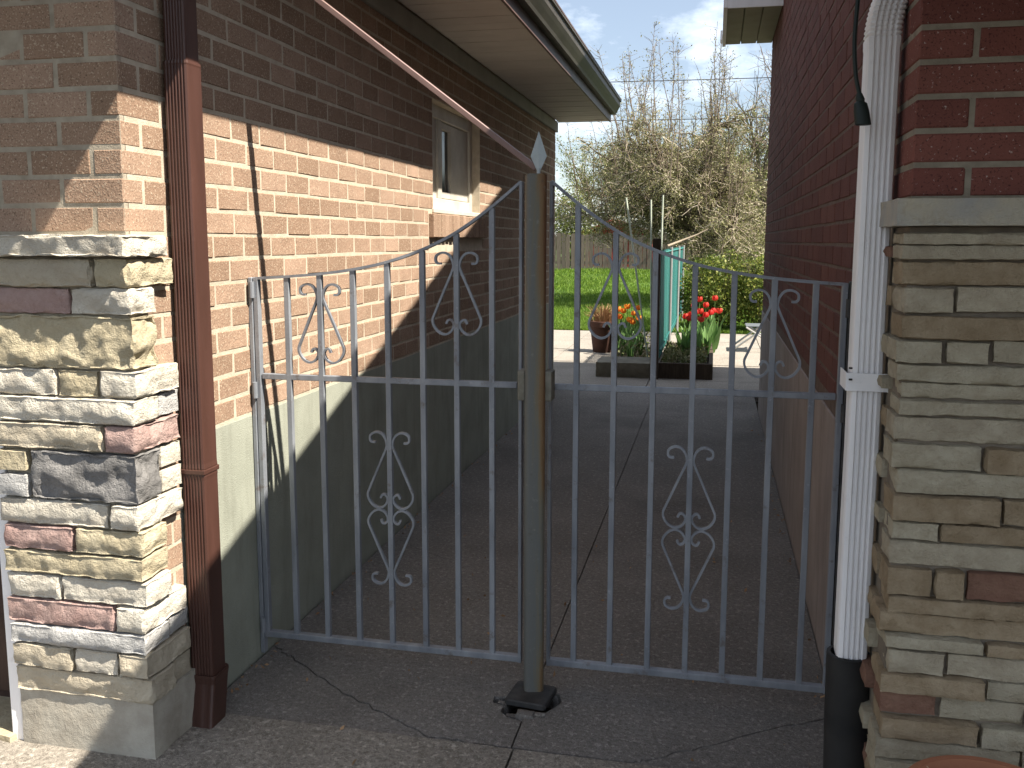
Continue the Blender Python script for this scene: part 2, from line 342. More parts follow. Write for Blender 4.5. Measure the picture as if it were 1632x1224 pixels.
t = NT('siding'); MAT['siding'] = t.done(t.ramp(t.noise(2, 4), (.3, (.22,.21,.20)), (.7, (.28,.27,.26))), .8)
t = NT('chair_alu'); MAT['alu'] = t.done((.45,.45,.44), .4, metal=.6)
t = NT('chair_web'); MAT['web'] = t.done((.10,.11,.12), .8)
t = NT('flagstone'); MAT['flag'] = t.done(t.ramp(t.noise(9, 6), (.3, (.34,.28,.18)), (.7, (.46,.40,.28))), .9); t.bump(t.noise(50, 5), .5, .01)

rnd = random.Random(7)
XL, XR = -1.573, .420          # alley faces of the two houses
YP = 2.240                      # front of the left pillar's brickwork
CZ, CO = 1.516, .0775           # a bed joint and the course height

# ------------------------------------------------------------------ ground, path, driveway, patio, lawn
g = MB(); g.add([(-400,-200,-.07),(400,-200,-.07),(400,600,-.07),(-400,600,-.07)], [(0,1,2,3)])
tag(g.build('ground', MAT['soil']), kind='structure')

def crack(pts, n, amp, seed):
    r = random.Random(seed); out = []
    for a, b in zip(pts[:-1], pts[1:]):
        for i in range(n):
            f = i/n; j = 0 if (i == 0 and a is pts[0]) else amp
            out.append((a[0]+(b[0]-a[0])*f+r.uniform(-j, j)*.5, a[1]+(b[1]-a[1])*f+r.uniform(-j, j)))
    out.append(pts[-1]); return out
def sh(pl, dy): return [(x, y+dy) for x, y in pl]
path = empty('path'); tag(path, kind='structure')
cA = crack([(-1.563,2.985),(-1.439,2.90),(-1.134,2.686),(-.826,2.51),(-.66,2.4985)], 9, .011, 1)
cB = crack([(-1.563,4.27),(-1.324,4.098),(-.947,3.841),(-.5525,3.60)], 6, .010, 2)
cC = crack([(-.19,2.4985),(-.13,2.535),(.028,2.645),(.31,2.838),(.412,2.90)], 6, .009, 3)
cD = crack([(-.5475,3.585),(-.35,3.70),(.0,3.94),(.237,4.107),(.412,4.22)], 6, .008, 4)
cE = crack([(-.5475,4.83),(-.2,5.05),(.412,5.50)], 10, .010, 5)
notL = [(-.5525,2.655),(-.60,2.668),(-.63,2.70),(-.628,2.735),(-.668,2.752),(-.672,2.79),(-.63,2.80),(-.615,2.85),(-.58,2.882),(-.5525,2.884)]
notR = [(-.5475,2.884),(-.49,2.872),(-.462,2.845),(-.446,2.80),(-.462,2.762),(-.475,2.742),(-.49,2.713),(-.5475,2.722)]
def slab(name, poly, mat, z1, parent, z0=-.065): return MB().prism(poly, z0, z1).build(name, mat, parent)
w = .0022; wA = .0036
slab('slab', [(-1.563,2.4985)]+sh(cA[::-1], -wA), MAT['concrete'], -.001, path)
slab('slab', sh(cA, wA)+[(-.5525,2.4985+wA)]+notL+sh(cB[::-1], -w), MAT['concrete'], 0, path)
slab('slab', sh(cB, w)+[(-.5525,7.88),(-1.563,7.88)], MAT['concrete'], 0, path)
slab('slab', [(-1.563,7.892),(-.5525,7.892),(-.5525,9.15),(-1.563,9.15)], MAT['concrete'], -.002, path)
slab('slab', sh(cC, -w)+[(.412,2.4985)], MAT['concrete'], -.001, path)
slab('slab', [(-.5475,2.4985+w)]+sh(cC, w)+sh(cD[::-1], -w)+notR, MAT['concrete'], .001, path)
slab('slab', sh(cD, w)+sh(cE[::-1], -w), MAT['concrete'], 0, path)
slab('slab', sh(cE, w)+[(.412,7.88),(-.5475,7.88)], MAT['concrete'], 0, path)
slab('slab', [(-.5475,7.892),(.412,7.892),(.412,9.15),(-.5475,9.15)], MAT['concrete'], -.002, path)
# lumps of broken concrete at the lip of the post's hole
lumps = []
for i, (x, y, r, h) in enumerate([(-.548,2.694,.032,.012),(-.50,2.70,.022,.01),(-.595,2.70,.02,-.006),(-.64,2.775,.02,-.004),(-.47,2.86,.018,.004)]):
    lumps.append((x, y, r, h))
drive = empty('driveway'); tag(drive, kind='structure')
e1 = crack([(-1.575,2.4905),(-1.05,2.492),(-.76,2.488),(-.54,2.489)], 6, .003, 8)
slab('slab', [(-1.50,1.2),(-.545,1.2)]+[(-.545,2.489)]+e1[::-1]+[(-1.575,2.215),(-2.6,2.215),(-2.6,1.2)], MAT['apron'], .004, drive)
slab('slab', [(-.538,1.2),(6.0,1.2),(6.0,2.12),(.41,2.12),(.41,2.4895),(-.538,2.4895)], MAT['apron'], .003, drive)
slab('slab', [(-7,1.2),(-2.607,1.2),(-2.607,2.215),(-7,2.215)], MAT['apron'], .002, drive)
slab('bounce_cut_paving', [(-9,-14),(9,-14),(9,1.19),(-9,1.19)], MAT['bounce_cut_paving'], 0, drive)  # unseen dark paving, added to cut bounced light on the front faces
for i, q in enumerate([[(-2.02,2.19),(-2.005,2.30),(-2.09,2.42),(-2.3,2.44),(-2.32,2.24)], [(-2.33,2.25),(-2.33,2.43),(-2.6,2.43),(-2.6,2.24)]]):
    slab('flagstone', q, MAT['flag'], .022, drive)
patio = empty('patio'); tag(patio, kind='structure')
ys = [9.165,10.02,11.3,12.6,13.95,15.25]; xs = [-4.6,-3.3,-1.98,-.66,.66,1.9,3.2,4.4]
for a, b in zip(ys[:-1], ys[1:]):
    for c, d in zip(xs[:-1], xs[1:]):
        MB().box(c+.005, d-.005, a+.005, b-.005, -.065, rnd.uniform(-.003,.003)).build('slab', MAT['patio'], patio)
# lawn: gently rising sheet
def lz(y): return -.01 + .51*min(1, max(0, (y-15.3)/17))**1.15
m = MB(); Ys = [15.27,16,17,18,20,22,24,27,30,33,40,60,120]; Xs = [-80,-30,-12,-6,-3,0,3,6,12,30,80]
m.sweep([[(x, y, lz(y)+.02*math.sin(x*1.3+y)) for x in Xs] for y in Ys], closed=False, cap=False)
tag(m.build('lawn', MAT['lawn'], smooth=True), kind='structure')
rng = np.random.default_rng(3)
N = 70000
gy = 15.3+(rng.random(N)**1.7)*16.4; gx0 = -.19*gy-.6; gx1 = .06*gy
gx = gx0+(gx1-gx0)*rng.random(N); gzz = np.array([lz(y) for y in gy])+.02*np.sin(gx*1.3+gy)-.005
hh = .045+.035*rng.random(N); hh *= 1+(gy-15)/40; a = rng.random(N)*6.283; wd = .010*(1+(gy-15)/12)
V = np.stack([np.stack([gx-np.cos(a)*wd, gy-np.sin(a)*wd, gzz],1), np.stack([gx+np.cos(a)*wd, gy+np.sin(a)*wd, gzz],1),
              np.stack([gx+rng.normal(size=N)*.03, gy+rng.normal(size=N)*.03, gzz+hh],1)],1).reshape(-1,3)
tag(link('grass', np_mesh('grass', V, np.arange(3*N).reshape(N,3), 3), MAT['grass']), 'short mown green lawn grass beyond the patio', 'grass', kind='stuff')

# ------------------------------------------------------------------ bricks
def brick_mesh(name, lx, ly, lz_, seed, ch=.0028, jit=.0016):
    """a brick centred on its face corner: x along the wall 0..lx, y depth 0 (face)..ly, z 0..lz; face edges chamfered"""
    r = random.Random(seed)
    def j(): return r.uniform(-jit, jit)
    f = [(ch,0,ch),(lx-ch,0,ch),(lx-ch,0,lz_-ch),(ch,0,lz_-ch)]
    o = [(0,ch,0),(lx,ch,0),(lx,ch,lz_),(0,ch,lz_)]
    k = [(0,ly,0),(lx,ly,0),(lx,ly,lz_),(0,ly,lz_)]
    f = [(x+j(), y+j()*.8, z+j()) for x, y, z in f]; o = [(x+j()*.7, y, z+j()*.7) for x, y, z in o]
    v = f+o+k
    fs = [(0,1,2,3)]+[(i,4+i,4+(i+1)%4,(i+1)%4) for i in range(4)]+[(4+i,8+i,8+(i+1)%4,4+(i+1)%4) for i in range(4)]+[(11,10,9,8)]
    return MB().add(v, fs)
def mesh_of(mb, name, mat):
    me = mb.mesh(name); bm = bmesh.new(); bm.from_mesh(me); bmesh.ops.recalc_face_normals(bm, faces=bm.faces[:]); bm.to_mesh(me); bm.free(); me.materials.append(mat); return me
_bm = {}
def brick_shape(key, lx, ly, lz_, mat, var):
    k = (key, round(lx,4), var)
    if k not in _bm: _bm[k] = mesh_of(brick_mesh('brick', lx, ly, lz_, sum(map(ord, str(k))) % 9999), 'brick', mat)
    return _bm[k]
def lay_course(y0, y1, L, head, gap):
    """positions along a wall (start, length) of a running-bond course"""
    out = []; p = y0
    if head: out.append((p, min(L/2-gap/2, y1-p))); p += L/2+gap/2
    while p < y1-.03:
        l = min(L, y1-p); out.append((p, l)); p += L+gap
    return out
def place_wall(parent, bricks, key, mat, matfar, xface, inward, lzb, limit, name='brick'):
    """bricks: (y, z, length) on the face x = xface; the nearest stay objects, the rest one stuff mesh"""
    bricks = sorted(bricks, key=lambda b: b[0]); r = random.Random(5)
    rot = math.pi/2 if inward < 0 else -math.pi/2
    far = MB()
    for i, (y, z, l) in enumerate(bricks):
        dx = r.uniform(-.0008, .0010); dz = r.uniform(-.001, .001); l = round(l, 3)
        if i < limit:
            me = brick_shape(key, l, .07, lzb, mat, r.randrange(5))
            if inward < 0: link(name, me, None, parent, (xface+dx, y, z+dz), (r.uniform(-.004,.004), 0, math.pi/2))
            else: link(name, me, None, parent, (xface+dx, y+l, z+dz), (0, 0, -math.pi/2))
        else:
            b = brick_mesh('b', l, .07, lzb, i); 
            if inward < 0: vs = [(xface+dx-v[1], y+v[0], z+dz+v[2]) for v in b.v]
            else: vs = [(xface+dx+v[1], y+l-v[0], z+dz+v[2]) for v in b.v]
            far.add(vs, b.f)
    if far.v: far.build('brickwork', matfar, parent, kind='stuff')

# ------------------------------------------------------------------ left house
HL = empty('brick_house', (0,0,0), 'brown brick house with sunlit side wall and stone corner pillar, left of the gates', 'house')
REC = .0020   # mortar sits this far behind the brick faces
wallL = MB()
WY0, WY1, WZ0, WZ1 = 5.06, 6.13, 1.650, 2.290      # window opening
xm = XL-REC
wallL.box(xm-.25, xm, 2.26, WY0, .05, 2.75); wallL.box(xm-.25, xm, WY1, 9.13-.004, .05, 2.75)
wallL.box(xm-.249, xm, WY0, WY1, .05, WZ0); wallL.box(xm-.249, xm, WY0, WY1, WZ1, 2.75)
wallL.box(-7, xm-.25, 8.9, 9.12, .05, 2.75)
wallL = wallL.build('wall', MAT['mortar'], HL)
LB, GP, BH = .186, .0115, .0665
bl = []
nrow = int((2.66-.896)/CO)+1
for rI in range(-18, 15):
    z = CZ + rI*CO + .0055
    if z < .16 or z > 2.62: continue
    par = rI % 2
    if z > CZ: st = YP+.0; head = (par == 1)
    else: st = 2.30; head = (par == 0)
    y1 = 9.13 if z > .89 else 2.44
    segs = lay_course(st, y1, LB, head, GP)
    if z > CZ:   # the first piece on the side belongs to the corner brick, laid with the pillar
        segs = segs[1:]
    for y, l in segs:
        if z+BH > WZ0-.14 and z < WZ1 and y+l > WY0-.09 and y < WY1+.07:
            lo, hi = (WY0-.085, WY1+.065) if z < WZ0-.01 else (WY0, WY1)
            if y < lo-.02: bl.append((y, z, lo-GP*.5-y))
            if y+l > hi+.03: bl.append((hi+GP*.5, z, y+l-hi-GP*.5))
            continue
        if z > .89 or y < 2.44: bl.append((y, z, l))
# a few snapped bricks as in the photo's sunlit courses
place_wall(wallL, bl, 'L', MAT['brick'], MAT['brick_far'], XL, -1, BH, 300)

MB().box(xm-.2, XL-.001, 2.44, 9.128, -.06, .892).build('foundation', MAT['parge'], HL, bevel=.004)

# pillar
PIL = MB().box(-1.98, -1.557, 2.213, 2.30, -.05, CZ-.03)
PIL.box(-1.985, xm, YP+REC, 2.262, CZ-.03, 2.75)
PIL = PIL.build('pillar', MAT['mortar_stone'], HL)
for rI in range(0, 15):
    z = CZ + rI*CO + .0055
    par = rI % 2
    # corner brick: stretcher on the front when par==1 (short on the side)
    fl, sdl = (LB, LB/2-GP/2) if par == 1 else (LB/2-GP/2, LB)
    b = MB(); ch = .004
    j = lambda: rnd.uniform(-.0015, .0015)
    b.box(XL-fl, XL+j(), YP+j(), YP+sdl, z, z+BH)
    b.build('brick', MAT['brick'], PIL, bevel=.0035, seg=1)
    p = XL-fl-GP; k = 0
    while p > -1.99+.03:
        l = min(LB, p+1.99)
        me = brick_shape('L', round(l,3), .07, BH, MAT['brick'], rnd.randrange(5))
        link('brick', me, None, PIL, (p-l, YP+rnd.uniform(-.002,.002), z))
        p -= l+GP
def rough_block(name, x0,x1,y0,y1,z0,z1, mat, parent, cell=.014, amp=.010, seed=0, bulge=.006, back=True):
    """a split-faced stone: boundary lattice of a box, chipped edges, faceted faces"""
    nx, ny, nz_ = [max(2, min(52, int(round(d/cell)))) for d in (x1-x0, y1-y0, z1-z0)]
    off = Vector((seed*3.17, seed*1.31, seed*7.7)); idx = {}; vs = []; fs = []
    def vert(i,j,k):
        key = (i,j,k)
        if key in idx: return idx[key]
        fx, fy, fz = i/nx, j/ny, k/nz_
        p = Vector((x0+(x1-x0)*fx, y0+(y1-y0)*fy, z0+(z1-z0)*fz))
        n = Vector(((i == nx)-(i == 0), (j == ny)-(j == 0), (k == nz_)-(k == 0)))
        q = p*1.0+off
        wv = noise.noise_vector(q*14)*.045
        h1 = noise.noise((Vector((q.x*.55,q.y*.7,q.z*1.25))+wv)*12)*2.6; fl_ = math.floor(h1); fr_ = h1-fl_; st1 = (fl_+min(1., fr_*fr_*3.2))/2.6
        h2 = noise.noise((q-wv)*24+Vector((3,8,1)))*1.9; fl2 = math.floor(h2); st2 = (fl2+min(1., (h2-fl2)**2*3))/1.9
        d = st1*.85 + st2*.16 + noise.noise(q*19)*.45 + noise.noise(q*55)*.13 + .1
        edge = n.length > 1.1
        dn_ = -amp*(.45+.75*d) if not edge else -amp*(.32+.6*abs(d))
        if n.z and not (n.x or n.y): dn_ *= .25
        if not edge:
            ez = min(fz, 1-fz)*2; exx = min(min(fx,1-fx)*(x1-x0), min(fy,1-fy)*(y1-y0) if n.x else 1)
            dn_ += bulge*min(1, ez*1.6)
        nn = n.copy(); 
        if nn.length: nn.normalize()
        p += nn*dn_
        p += Vector((noise.noise(q*33+Vector((9,0,0))), 0, noise.noise(q*31+Vector((0,9,0)))))*amp*.22
        idx[key] = len(vs); vs.append(p); return idx[key]
    for i in range(nx):
        for k in range(nz_):
            fs.append((vert(i,0,k),vert(i+1,0,k),vert(i+1,0,k+1),vert(i,0,k+1)))
            if back: fs.append((vert(i+1,ny,k),vert(i,ny,k),vert(i,ny,k+1),vert(i+1,ny,k+1)))
    for j in range(ny):
        for k in range(nz_):
            fs.append((vert(nx,j,k),vert(nx,j+1,k),vert(nx,j+1,k+1),vert(nx,j,k+1)))
            fs.append((vert(0,j+1,k),vert(0,j,k),vert(0,j,k+1),vert(0,j+1,k+1)))
    for i in range(nx):
        for j in range(ny):
            fs.append((vert(i,j,nz_),vert(i+1,j,nz_),vert(i+1,j+1,nz_),vert(i,j+1,nz_)))
            fs.append((vert(i+1,j,0),vert(i,j,0),vert(i,j+1,0),vert(i+1,j+1,0)))
    # split quads to triangles the short way for a faceted look
    me = bpy.data.meshes.new(name); me.from_pydata(vs, [], fs); me.update()
    me.polygons.foreach_set('use_smooth', [True]*len(me.polygons)); me.set_sharp_from_angle(angle=RAD(48))
    return link(name, me, MAT[mat], parent)
for i, (x, y, r, h) in enumerate(lumps):
    rough_block('concrete_lump', x-r,x+r,y-r*.7,y+r*.7,-.07,h, 'concrete', path, seed=700+i, amp=.012, cell=.009)
# (front pieces as x-breaks from the left edge to the corner), colours, how far the corner stone runs along the side, what follows there
LE, CX_ = -1.988, -1.538
rows = [
 ('A',1.447,1.373,[-1.645],['s_tan','s_yellow'],2.41,None),
 ('B',1.366,1.298,[-1.726],['s_pink','s_cream'],2.313,None),
 ('C',1.291,1.147,[],['s_yellow'],2.314,None),
 ('D',1.140,1.068,[-1.786,-1.650],['s_cream','s_yellow','s_cream'],2.405,None),
 ('E',1.061,.994,[],['s_cream'],2.308,'s_blue'),
 ('F',.986,.915,[-1.641],['s_tan','s_pink'],2.41,None),
 ('G',.907,.770,[-1.888],['two','s_grey'],2.308,'two'),
 ('H',.762,.694,[-1.637],['s_cream','s_cream'],2.408,None),
 ('I',.686,.618,[-1.755],['s_pink','s_yellow'],2.314,None),
 ('J',.609,.546,[],['s_yellow'],2.317,None),
 ('K',.538,.470,[-1.811],['s_cream','s_cream'],2.320,None),
 ('L',.462,.392,[-1.639],['s_pink','s_cream'],2.403,None),
 ('M',.385,.331,[],['s_blue'],2.312,'s_blue'),
 ('N',.323,.257,[-1.784,-1.636],['s_tan','s_cream','s_tan'],2.412,None),
 ('O',.249,.176,[],['s_tan'],2.318,'s_tan')]
sd = 1
for nm, zt, zb, br, cols, ys_, nxt in rows:
    xs_ = [LE+rnd.uniform(-.008,.004)]+br+[CX_+rnd.uniform(-.006,.004)]
    for i, c in enumerate(cols):
        x0, x1 = xs_[i]+(.005 if i else 0), xs_[i+1]-(.005 if i < len(cols)-1 else 0)
        last = i == len(cols)-1
        y0 = 2.190+rnd.uniform(-.008,.006); y1 = ys_ if last else 2.285
        am = .022 if nm in 'CG' else .0145
        if c == 'two':
            rough_block('stone', x0,x1,y0,y1,.845,zt, 's_yellow', PIL, seed=sd, amp=.012); sd += 1
            rough_block('stone', x0,x1,y0,y1,zb,.837, 's_blue', PIL, seed=sd, amp=.012); sd += 1
            continue
        rough_block('stone', x0-.003,x1+.003,y0,y1,zb-.0025,zt+.003, c, PIL, seed=sd, amp=am, cell=.0085); sd += 1
    if nxt == 'two':
        for za, zb_ in ((zb,.834),(.842,zt)): rough_block('stone', -1.62,CX_-.012,ys_+.01,2.42,za,zb_, 's_cream', PIL, seed=sd, amp=.008); sd += 1
    elif nxt: rough_block('stone', -1.62,CX_-.012,ys_+.01,2.42,zb,zt, nxt, PIL, seed=sd, amp=.008); sd += 1
rough_block('cap_stone', -2.01,-1.522,2.150,2.362,1.453,1.514, 's_cream', PIL, seed=77, amp=.018, cell=.0085, bulge=.002)
rough_block('plinth', LE+.0,-1.541,2.205,2.45,-.05,.178, 'plaster', PIL, seed=90, amp=.006, cell=.03, bulge=.004)
# joint mortar between the stones stands a little behind them
# garage door beside the pillar
MB().box(-2.032,-1.992,2.215,2.29,-.02,1.50).build('door_jamb', MAT['white'], HL, bevel=.004)
gd = MB().box(-4.6,-2.034,2.40,2.44,-.03,2.05)
for k in range(4): gd.box(-4.5,-2.06,2.385,2.402,.05+k*.5,.48+k*.5)
gd.build('garage_door', MAT['door'], HL, bevel=.004)
MB().box(-4.6,-1.99,2.262,2.5,2.05,2.75).box(-7,-4.6,2.262,2.5,-.05,2.75).build('front_wall', MAT['mortar'], HL)

# window
WIN = empty('window'); WIN.parent = HL
wx = XL-.055
fr = MB()
fr.box(wx-.06,wx,WY0,WY0+.07,WZ0+.035,WZ1).box(wx-.06,wx,WY1-.06,WY1,WZ0+.035,WZ1).box(wx-.06,wx-.001,WY0+.07,WY1-.06,WZ1-.075,WZ1).box(wx-.06,wx-.001,WY0+.07,WY1-.06,WZ0+.035,WZ0+.10)
fr.box(wx-.06,wx-.004,5.36,5.43,WZ0+.10,WZ1-.075)
fr.build('frame', MAT['cream'], WIN, bevel=.004)
MB().box(wx-.03,wx-.02,WY0+.07,5.36,WZ0+.10,WZ1-.075).build('blind', MAT['cream'], WIN)
s2 = MB(); a, b, z0, z1 = 5.435, WY1-.065, WZ0+.105, WZ1-.08
s2.box(wx-.05,wx-.015,a,a+.04,z0,z1).box(wx-.05,wx-.015,b-.40,b,z0,z1).box(wx-.05,wx-.016,a+.04,b-.40,z1-.04,z1).box(wx-.05,wx-.016,a+.04,b-.40,z0,z0+.04)
s2.build('sash', MAT['cream'], WIN, bevel=.003)
MB().box(wx-.042,wx-.036,a+.035,b-.395,z0+.035,z1-.035).build('pane', MAT['glass'], WIN)
MB().box(wx-.05,XL+.012,WY0-.02,WY1+.01,WZ0+.004,WZ0+.032).build('sill_board', MAT['cream'], WIN, bevel=.005)
MB().box(wx-.2,wx-.07,WY0,WY1,WZ0,WZ1).build('interior', MAT['door'], WIN)
SIL = MB().box(XL-.05,XL+.020,WY0-.075,WY1+.055,WZ0-.128,WZ0-.004).build('window_sill', MAT['mortar'], HL)
y = WY0-.082
while y < WY1+.05:
    l = .068
    b = MB().box(XL-.04,XL+.030+rnd.uniform(-.002,.002),y,y+l,WZ0-.134,WZ0+.001+rnd.uniform(-.002,.001)).build('brick', MAT['brick'], SIL, bevel=.004, seg=1)
    y += l+.010

# eave
SOF = MB().box(-1.56,-1.05,2.251,9.19,2.672,2.69).build('soffit', MAT['frieze'], HL)
y = .92; k = 0
while y < 9.15:
    MB().box(-1.545,-1.052,y,y+.143,2.655+.0012*(k%2),2.668).build('board', MAT['soffit'], SOF, bevel=.003, seg=1); y += .150; k += 1
MB().box(XL+.001,XL+.026,2.25,9.132,2.555,2.652).build('frieze_board', MAT['frieze'], HL, bevel=.004)
MB().box(-1.05,-1.036,.901,9.2,2.652,2.86).build('fascia', MAT['fascia'], HL)
gu = MB().extrude([(-1.035,2.722),(-.992,2.722),(-.985,2.74),(-.965,2.775),(-.952,2.80),(-.95,2.838),(-.938,2.842),(-.938,2.855),(-.958,2.855),(-.962,2.81),(-.985,2.75),(-1.026,2.735),(-1.026,2.855),(-1.035,2.855)], 'y', .87, 9.22)
GUT = gu.build('gutter', MAT['gutter'], HL)
MB().prism([(-.936,.87),(-.944,.87),(-.944,9.22),(-.936,9.22)], 2.8565, 2.866).build('drip_edge', MAT['fascia'], GUT)
MB().extrude([(-1.034,2.724),(-.992,2.724),(-.952,2.80),(-.95,2.85),(-1.034,2.85)], 'y', 9.221, 9.226).build('end_cap', MAT['gutter'], GUT)
MB().extrude([(-.955,2.868),(-.955,2.895),(-6.5,4.70),(-12,2.90),(-12,2.87),(-6.5,4.67)], 'y', .85, 9.3).build('roof', MAT['shingle'], HL)
MB().box(-1.56,-1.05,9.195,9.21,2.66,2.86).build('eave_end', MAT['frieze'], HL)
MB().box(-7,-1.05,9.0,9.12,2.75,2.86).build('rear_wall_plate', MAT['frieze'], HL)

MB().box(-7,-1.05,.9,2.25,2.670,2.69).build('sky_block_soffit', MAT['soffit'], HL)  # unseen front overhang, added to keep sky light off the pillar front
MB().box(-7,-1.036,.88,.9,2.652,2.86).build('unseen_front_fascia', MAT['fascia'], HL)  # front edge of the added overhang
# brown downspout
def flute_profile(x0,x1,y0,y1,n,depth,r=.008, face='front'):
    """rectangular tube outline with grooves in the front (low-y) face, counter-clockwise"""
    pts = [(x0+r*.3,y0+r*.3)]
    m = x1-x0-2*r
    for i in range(n):
        a = x0+r+m*(i+.12)/n; b = x0+r+m*(i+.38)/n; c = x0+r+m*(i+.62)/n; d = x0+r+m*(i+.88)/n
        pts += [(a,y0),(b,y0+depth),(c,y0+depth),(d,y0)]
    pts += [(x1-r,y0),(x1-r*.3,y0+r*.3),(x1,y0+r),(x1,y1-r),(x1-r,y1),(x0+r,y1),(x0,y1-r),(x0,y0+r)]
    return pts
DS = empty('downspout'); DS.parent = HL; DS['label'] = 'brown metal downspout at the corner pillar'
pr = flute_profile(-1.560,-1.483,2.430,2.512,6,.0026)
def scale_prof(p, k, c): return [(c[0]+(x-c[0])*k, c[1]+(y-c[1])*k) for x, y in p]
cc = (-1.5215, 2.471)
def pipe(name, prof, zs, parent, mat):
    rings = [[(x+dx, y+dy, z) for x, y in scale_prof(prof, k, cc if mat is MAT['brown'] else cw)] for z, k, dx, dy in zs]
    return MB().sweep(rings).build(name, mat, parent)
pipe('pipe', pr, [(.135,1.,0.,0),(.78,1.,0,0),(.79,1.02,0,0),(.805,.985,0,0),(.815,1.03,0,0),(.83,1.0,0,0),(1.995,1.,0,0),(2.0,1.02,0,0),(2.008,.985,0,0)], DS, MAT['brown'])
pipe('upper_pipe', pr, [(2.0,.93,0,0),(2.012,.90,0,0),(2.66,.90,0,0)], DS, MAT['brown'])
bt = []
for z, k, q in [(-.03,1.0,-.045),(.02,1.02,-.03),(.13,1.06,-.002),(.150,1.12,0),(.158,1.10,0),(.155,.98,0)]: bt.append((z,k,.01*(-q/.045),q))
pipe('boot', flute_profile(-1.563,-1.480,2.428,2.515,2,.001), bt, DS, MAT['brown'])
MB().box(-1.5625,-1.4805,2.4275,2.5145,.796,.812).build('band', MAT['brown'], DS, bevel=.003)

# ------------------------------------------------------------------ right house
HR = empty('brick_house', (0,0,0), 'dark red brick house with ledgestone front, in shade right of the gates', 'house')
PX, PYR = .405, 2.130
def rz(y): return 2.72+.3475*(y-2.232)     # rake line of the roof over the alley side
xm2 = XR+.003
wr = MB()
prof = [(2.145,.05),(8.35,.05),(8.35,rz(8.35)-.12),(2.145,rz(2.145)-.12)]
wr.extrude(prof, 'x', xm2, xm2+.25)
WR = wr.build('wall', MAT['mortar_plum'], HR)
br_ = []
for rI in range(-8, 36):
    z = 1.487+.0775*rI+.005
    if z < .89: continue
    for y, l in lay_course(2.36, 8.345, .226, rI % 2 == 0, .0115):
        if z+.07 < rz(y)-.14: br_.append((y, z, l))
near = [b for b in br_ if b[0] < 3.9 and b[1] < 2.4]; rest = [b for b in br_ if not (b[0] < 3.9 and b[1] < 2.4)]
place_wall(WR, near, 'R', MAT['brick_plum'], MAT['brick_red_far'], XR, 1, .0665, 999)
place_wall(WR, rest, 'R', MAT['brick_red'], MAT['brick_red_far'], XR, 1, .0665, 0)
MB().box(XR-.004, .7, 2.30, 8.348, -.06, .893).build('foundation', MAT['parge_pink'], HR, bevel=.004)
PR = MB().box(PX+.003,6.0,PYR+.0035,2.36,-.05,2.55).build('pillar', MAT['mortar_red'], HR)
MB().box(PX-.001,3.0,2.110,2.30,-.05,1.53).build('joint_bed', MAT['mortar_dark'], PR)
CR = .0708
for rI in range(0, 14):
    z = 1.5905+CR*rI+.0055
    first = .118 if rI % 2 == 0 else .238
    b = MB().box(PX,PX+first-.012,PYR,PYR+(.226 if rI % 2 == 0 else .107),z,z+CR-.012)
    b.build('brick', MAT['brick_red'], PR, bevel=.0035, seg=1)
    p = PX+first
    while p < 1.5:
        me = brick_shape('P', .228, .07, CR-.012, MAT['brick_red'], rnd.randrange(5)); link('brick', me, None, PR, (p, PYR+rnd.uniform(-.002,.002), z)); p += .24
    if rI % 2 == 1:
        me = brick_shape('S', .11, .05, CR-.012, MAT['brick_red'], 1); link('brick', me, None, PR, (PX+.001, PYR+.119+.11, z), (0,0,-math.pi/2))
rough_block('cap_stone', .366,1.5,2.055,2.30,1.531,1.589, 'l_cap', PR, seed=120, amp=.004, cell=.025, bulge=.001)
led = [(1.516,1.495),(1.490,1.463),(1.455,1.408),(1.402,1.352),(1.342,1.295),(1.288,1.243),(1.235,1.200),(1.193,1.164),(1.157,1.127),(1.121,1.071),(1.062,1.011),(1.003,.955),(.948,.894),(.886,.849),(.842,.791),(.782,.723),(.716,.683),(.676,.631),(.625,.600),(.592,.542),(.535,.494),(.487,.439),(.432,.386),(.380,.335),(.328,.285),(.278,.232),(.225,.175),(.168,.12),(.113,.06),(.053,.0)]
brk = {3:[.498],5:[.482,.576],10:[.576],12:[.618],13:[.497],15:[.491,.556],18:[.603],19:[.527],20:[.612],21:[.519],22:[.606],24:[.55],26:[.50],1:[.632]}
lcol = {4:'l_brown',2:'l_brown',17:'l_brown'}
pcol = {(15,2):'l_red',(21,0):'l_red'}
for i, (zt, zb) in enumerate(led):
    xs_ = [PX-.012+rnd.uniform(-.010,.012)]+brk.get(i, [])+[.72+rnd.uniform(-.05,.1),1.05+rnd.uniform(-.1,.1),1.45]
    for k in range(len(xs_)-1):
        c = pcol.get((i,k)) or lcol.get(i) or rnd.choice(['l_beige','l_beige','l_grey','l_grey','l_brown'])
        y0 = 2.088+rnd.uniform(-.012,.010)
        gz = rnd.uniform(-.002,.002)
        rough_block('stone', xs_[k]+(.002 if k else 0), xs_[k+1]-.002, y0, 2.20, zb+gz-.003, zt+gz+.003, c, PR, seed=200+i*7+k, amp=.010, cell=.011 if k < 3 else .03, bulge=.004)
# short stones turning the corner into the alley
for i, (zt, zb) in enumerate(led):
    if i % 2: rough_block('stone', PX-.020+rnd.uniform(-.008,.008), PX+.06, 2.205, 2.29+rnd.uniform(-.03,.03), zb, zt, rnd.choice(['l_brown','l_grey','l_red']), PR, seed=500+i, amp=.007, cell=.02)
